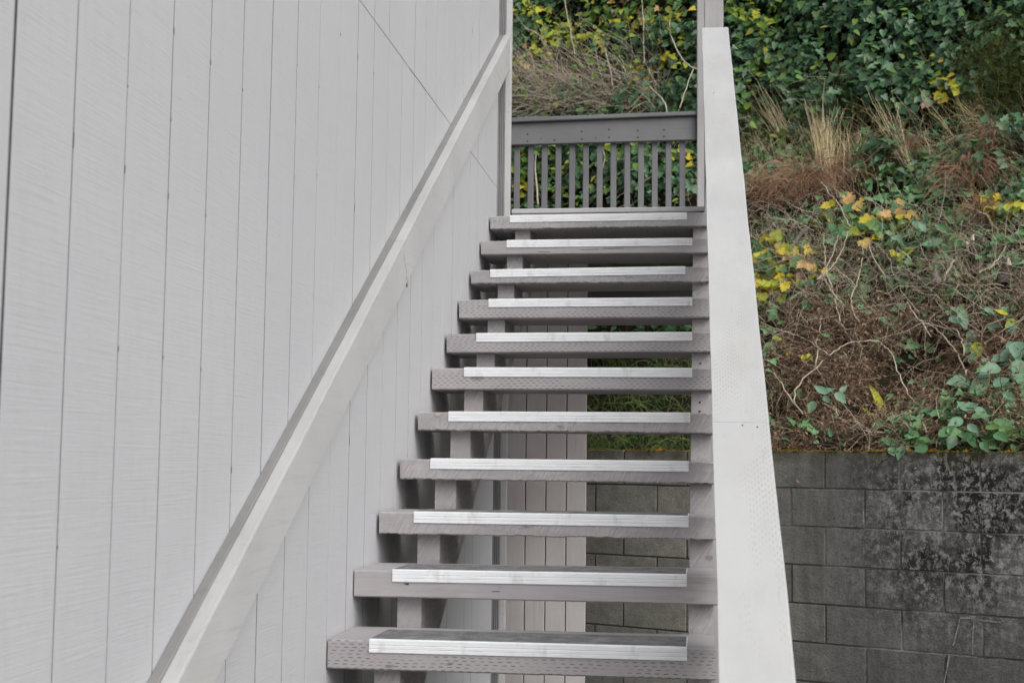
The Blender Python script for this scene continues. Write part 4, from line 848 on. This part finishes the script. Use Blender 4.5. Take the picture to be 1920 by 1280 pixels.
# bramble plants with large pale leaves
BR = [((1880, 745), [(1890, 668, 34, b_), (1905, 655, 34, b_), (1917, 676, 34, b_), (1876, 690, 30, b_), (1895, 683, 32, b_), (1858, 695, 28, b_), (1852, 712, 32, b_), (1845, 722, 30, b_), (1882, 720, 34, b_), (1870, 712, 26, b_), (1911, 640, 34, b_), (1880, 735, 22, b_), (1918, 700, 28, b_), (1862, 722, 24, b_), (1900, 640, 26, b_)], 'tall bramble with big pale green leaves at the right edge above the wall'),
      ((1760, 810), [(1736, 770, 32, b_), (1736, 782, 28, b_), (1757, 776, 34, b_), (1762, 786, 30, b_), (1778, 778, 28, b_), (1795, 770, 34, b_), (1790, 762, 26, b_), (1815, 772, 36, b_), (1826, 765, 30, b_), (1822, 783, 28, b_), (1805, 785, 28, b_), (1745, 760, 24, b_)], 'low bramble with pale oval leaves just above the block wall'),
      ((1800, 740), [(1786, 716, 34, b_), (1818, 718, 36, b_), (1808, 715, 16, b_)], 'pair of pale leaves in front of the dark bracken hollow'),
      ((1830, 660), [(1818, 640, 26, b_), (1835, 641, 26, l_), (1830, 620, 24, b_), (1885, 622, 28, b_), (1875, 614, 24, b_), (1895, 616, 24, b_), (1822, 668, 14, b_), (1832, 667, 14, b_), (1842, 672, 16, b_)], 'scattered small pale bramble leaves right of the hooked cane'),
      ((1800, 825), [(1760, 818, 28, g_), (1775, 810, 24, g_), (1790, 815, 28, b_), (1810, 822, 30, g_), (1830, 815, 24, g_), (1848, 800, 26, g_), (1862, 790, 28, g_), (1875, 800, 28, g_), (1885, 812, 24, g_), (1800, 800, 24, g_), (1815, 795, 22, b_), (1840, 828, 22, g_), (1865, 812, 24, g_)], 'mid green leafy bramble hanging at the wall top near the right edge'),
      ((1680, 832), [(1650, 822, 22, g_), (1665, 828, 24, g_), (1680, 832, 24, b_), (1695, 835, 24, b_), (1700, 825, 22, g_), (1715, 832, 24, g_), (1730, 830, 22, g_), (1668, 838, 20, b_), (1740, 838, 20, g_)], 'small leaves creeping along the block wall top'),
      ((1555, 760), [(1540, 735, 20, b_), (1552, 738, 24, b_), (1566, 736, 22, b_), (1545, 742, 18, b_), (1528, 752, 20, b_), (1575, 735, 16, b_)], 'grey-green leaves in the middle of the dead bracken'),
      ((1440, 680), [(1440, 650, 26, b_), (1450, 642, 24, g_), (1436, 664, 24, b_), (1484, 655, 18, y_), (1448, 634, 18, l_), (1504, 665, 18, y_), (1515, 662, 14, l_)], 'green and yellow leaves beside the cap board below the yellow shrub'),
      ((1700, 460), [(1675, 442, 24, b_), (1690, 438, 24, g_), (1755, 458, 24, b_), (1768, 450, 22, b_), (1775, 435, 22, g_), (1790, 445, 20, g_), (1752, 430, 20, g_), (1735, 435, 20, b_), (1800, 440, 18, g_), (1785, 425, 20, g_), (1712, 415, 20, b_), (1798, 462, 18, g_)], 'grey-green bramble left of the brown fern mound'),
      ((1810, 600), [(1800, 585, 28, b_), (1815, 588, 26, b_), (1780, 594, 24, b_), (1846, 578, 22, b_), (1842, 590, 18, g_), (1890, 590, 20, l_), (1905, 600, 20, l_)], 'flat grey-green leaves under the snags')]
for base, ll, lab in BR:
    shrub('bramble', lab, 'bramble', base, ll, 0.38, 'oval', 'leafy brambles on the bank', 'cane_dark', 1.05, 6, 0.34)
# dead fern mounds
def fern_mound(base, rx, ry, n, lab, lean=0.0):
    b = H(*base, 0.0); t = thing('dead_fern', lab, 'fern', tuple(b), 'dead brown fern mounds'); dist = np.linalg.norm(b-CAM); mx = rx/FPX*dist; mz = ry/FPX*dist
    top = b+np.array([0, -0.12, mz*0.9]); nf = 9
    for i in range(nf):
        k = max(12, n//nf); a = NR.normal(size=(k, 3))*np.array([mx*0.55, mx*0.35, mz*0.35])
        P = top+a*0.8-np.array([0, 0, 0.1*mz]); d = np.stack([a[:, 0]*1.2+lean*0.1, a[:, 1]-0.05, 0.12+0*a[:, 2]], -1)
        Q = strands(P, d, NR.uniform(0.5, 1.0, k)*mz*1.1, 6, 0.25, 0.95, 0.03)
        m = mesh_np('frond', *tubes(Q, 0.0019*NR.uniform(0.6, 1.5, k)[:, None]*np.linspace(1, 0.4, 6)[None, :], 3)); o = obj('frond', m, M['fern'], t); o['kind'] = 'stuff'
        o.matrix_parent_inverse = Matrix.Translation(t.location).inverted()
for a in [((1445, 420), 40, 70, 300, 'brown dead fern mound touching the cap board above the yellow shrub'), ((1500, 410), 45, 75, 340, 'rusty dead fern mound left of the log stub'), ((1540, 365), 34, 36, 200, 'small dead fern mound at the foot of the straw clump'), ((1660, 320), 30, 50, 180, 'brown dead fern leaning beside the green grass stalks'), ((1700, 320), 26, 45, 140, 'small reddish dead fern right of the grass stalks'), ((1818, 395), 36, 75, 320, 'tallest brown hanging fern mound right of the green groundcover'), ((1852, 345), 26, 75, 220, 'narrow brown fern column near the right edge'), ((1832, 455), 22, 60, 200, 'dark brown fern strands hanging above the broken sapling'), ((1590, 345), 28, 38, 150, 'faded dead fern right of the straw clump')]:
    fern_mound(*a)
# straw clumps
def straw(base, tip, n, wpx, lab, mat='straw'):
    b = H(*base, 0.15); tp = H(*tip, 0.45); t = thing('straw_clump', lab, 'dry grass', tuple(b), 'tall straw clumps'); dist = np.linalg.norm(b-CAM); wd = wpx/FPX*dist
    for i in range(4):
        k = n//4; P = b+NR.normal(size=(k, 3))*np.array([wd, 0.05, 0.02]); d = (tp-b)[None]+NR.normal(size=(k, 3))*np.array([wd*1.5, 0.08, 0.04])
        L = np.linalg.norm(tp-b)*NR.uniform(0.45, 1.1, k)
        Q = strands(P, d, L, 6, 0.12, 0.06, 0.015); m = mesh_np('stalks', *tubes(Q, 0.0024*NR.uniform(0.6, 1.5, k)[:, None]*np.linspace(1, 0.35, 6)[None, :], 3))
        o = obj('stalks', m, M[mat], t); o['kind'] = 'stuff'; o.matrix_parent_inverse = Matrix.Translation(t.location).inverted()
straw((1553, 345), (1534, 190), 170, 9, 'tall pale straw clump standing upright in the middle of the grassy bank')
straw((1700, 320), (1648, 190), 60, 6, 'thin leaning straw stalks right of the tall straw clump')
straw((1465, 250), (1420, 165), 50, 12, 'short sparse straw beside the top of the cap board')
straw((1600, 330), (1595, 240), 50, 12, 'short straw tuft just right of the tall straw clump')
straw((1850, 250), (1800, 150), 60, 22, 'olive dry stalks below the dark broom', 'drygrass')
# bare thicket behind the landing
t = thing('bare_thicket', 'mass of bare grey-brown twigs above the landing railing', 'bush', tuple(H(1110, 230)))
for i in range(8):
    k = 210; P = np.array([H(R.uniform(960, 1240), R.uniform(165, 225), 0.1) for _ in range(15)])[NR.integers(0, 15, k)]+NR.normal(size=(k, 3))*0.12
    d = np.array([-0.4, -0.25, 0.5])[None]+0.75*NR.normal(size=(k, 3)); Q = strands(P, d, NR.uniform(0.2, 0.75, k), 6, 0.4, 0.15, 0.05)
    m = mesh_np('twigs', *tubes(Q, 0.0022*NR.uniform(0.5, 1.6, k)[:, None]*np.linspace(1, 0.4, 6)[None, :], 3)); o = obj('twigs', m, M['twig'], t); o['kind'] = 'stuff'; o.matrix_parent_inverse = Matrix.Translation(t.location).inverted()
# broom shrub upper right
t = thing('broom_shrub', 'fine olive needle-leaved broom shrub in the top right corner', 'shrub', tuple(H(1885, 210)))
P = np.array([H(R.gauss(1878, 32), R.gauss(125, 45), 0.35) for _ in range(60)]); k = 2600; P = P[NR.integers(0, 60, k)]+NR.normal(size=(k, 3))*0.1
Q = strands(P, np.array([0, -0.2, 0.8])+0.8*NR.normal(size=(k, 3)), NR.uniform(0.04, 0.12, k), 3, 0.2, 0.2, 0.02)
M['broom'] = leaf_mat('broom_needles', [(0.035, 0.05, 0.015), (0.06, 0.08, 0.02), (0.09, 0.10, 0.03), (0.08, 0.055, 0.03)], 0.6, 0.3)
o = obj('needles', mesh_np('needles', *tubes(Q, 0.0022*np.ones((k, 1))*np.linspace(1, 0.4, 3)[None], 3)), M['broom'], t); o['kind'] = 'stuff'; o.matrix_parent_inverse = Matrix.Translation(t.location).inverted()
for i in range(5): sweep('stem', [H(1885+R.uniform(-8, 8), 215, 0.05), H(R.gauss(1880, 15), 160, 0.25), H(R.gauss(1875, 30), 95, 0.35)], 0.008, 0.003, M['bark'], t, 5)
# broad-leaved plant at the wall
t = thing('broad_blade_plant', 'plant with one broad yellow-green upright blade above the block wall', 'plant', tuple(H(1658, 800)))
def blade(pts, wd, mat, lift=0.16):
    Q = np.array([H(x, y2, lift) for x, y2 in pts]); n = len(Q); V_ = []; 
    for i, q in enumerate(Q):
        tt = i/(n-1); w_ = wd*math.sin(math.pi*min(0.97, 0.12+0.86*tt))**0.8; V_ += [q+np.array([-w_, 0, 0]), q+np.array([0, 0.012, 0]), q+np.array([w_, 0, 0])]
    F_ = []
    for i in range(n-1):
        for j in range(2): a = i*3+j; F_.append((a, a+1, a+4, a+3))
    o = obj('blade', mesh_np('blade', np.array(V_), np.array(F_), True), mat, t); o.matrix_parent_inverse = Matrix.Translation(t.location).inverted()
blade([(1660, 798), (1656, 775), (1650, 755), (1640, 735), (1630, 720)], 0.026, M['lleaf']); blade([(1668, 805), (1645, 785), (1625, 770), (1612, 758)], 0.014, M['lleaf']); blade([(1665, 810), (1690, 792), (1700, 785), (1712, 800)], 0.014, M['lleaf']); blade([(1650, 815), (1632, 825), (1625, 842)], 0.012, M['gleaf'])
# ivy-clad tree at the top of the bank
b = H(1712, 70, -0.1); tr = thing('ivy_tree', 'dark bare tree trunk rising out of the ivy at the top of the picture', 'tree', tuple(b))
top = b+np.array([-0.1, 0.3, 3.6]); sweep('trunk', [b-np.array([0, 0, 0.4]), b+np.array([0, -0.12, 0.35]), b+np.array([-0.08, 0.0, 1.6]), top], 0.15, 0.07, M['bark'], tr, 8, 0.01)
for i in range(6):
    s0 = b+np.array([-0.08, 0.05, 1.3+i*0.35]); e0 = s0+np.array([R.uniform(-1, 1), R.uniform(-0.7, 0.7), R.uniform(0.5, 1.0)]); sweep('limb', [s0, (s0+e0)/2+np.array([0, 0, 0.1]), e0], 0.04, 0.012, M['bark'], tr, 5)
k = 2200; P = top+NR.normal(size=(k, 3))*np.array([0.8, 0.8, 0.7]); o = obj('crown', mesh_np('crown', *leaves(P, NR.normal(size=(k, 3))+np.array([0, 0, 0.6]), NR.uniform(0.05, 0.09, k), IVY2, 0.4)), M['ivy'], tr); o['kind'] = 'stuff'; o.matrix_parent_inverse = Matrix.Translation(tr.location).inverted()
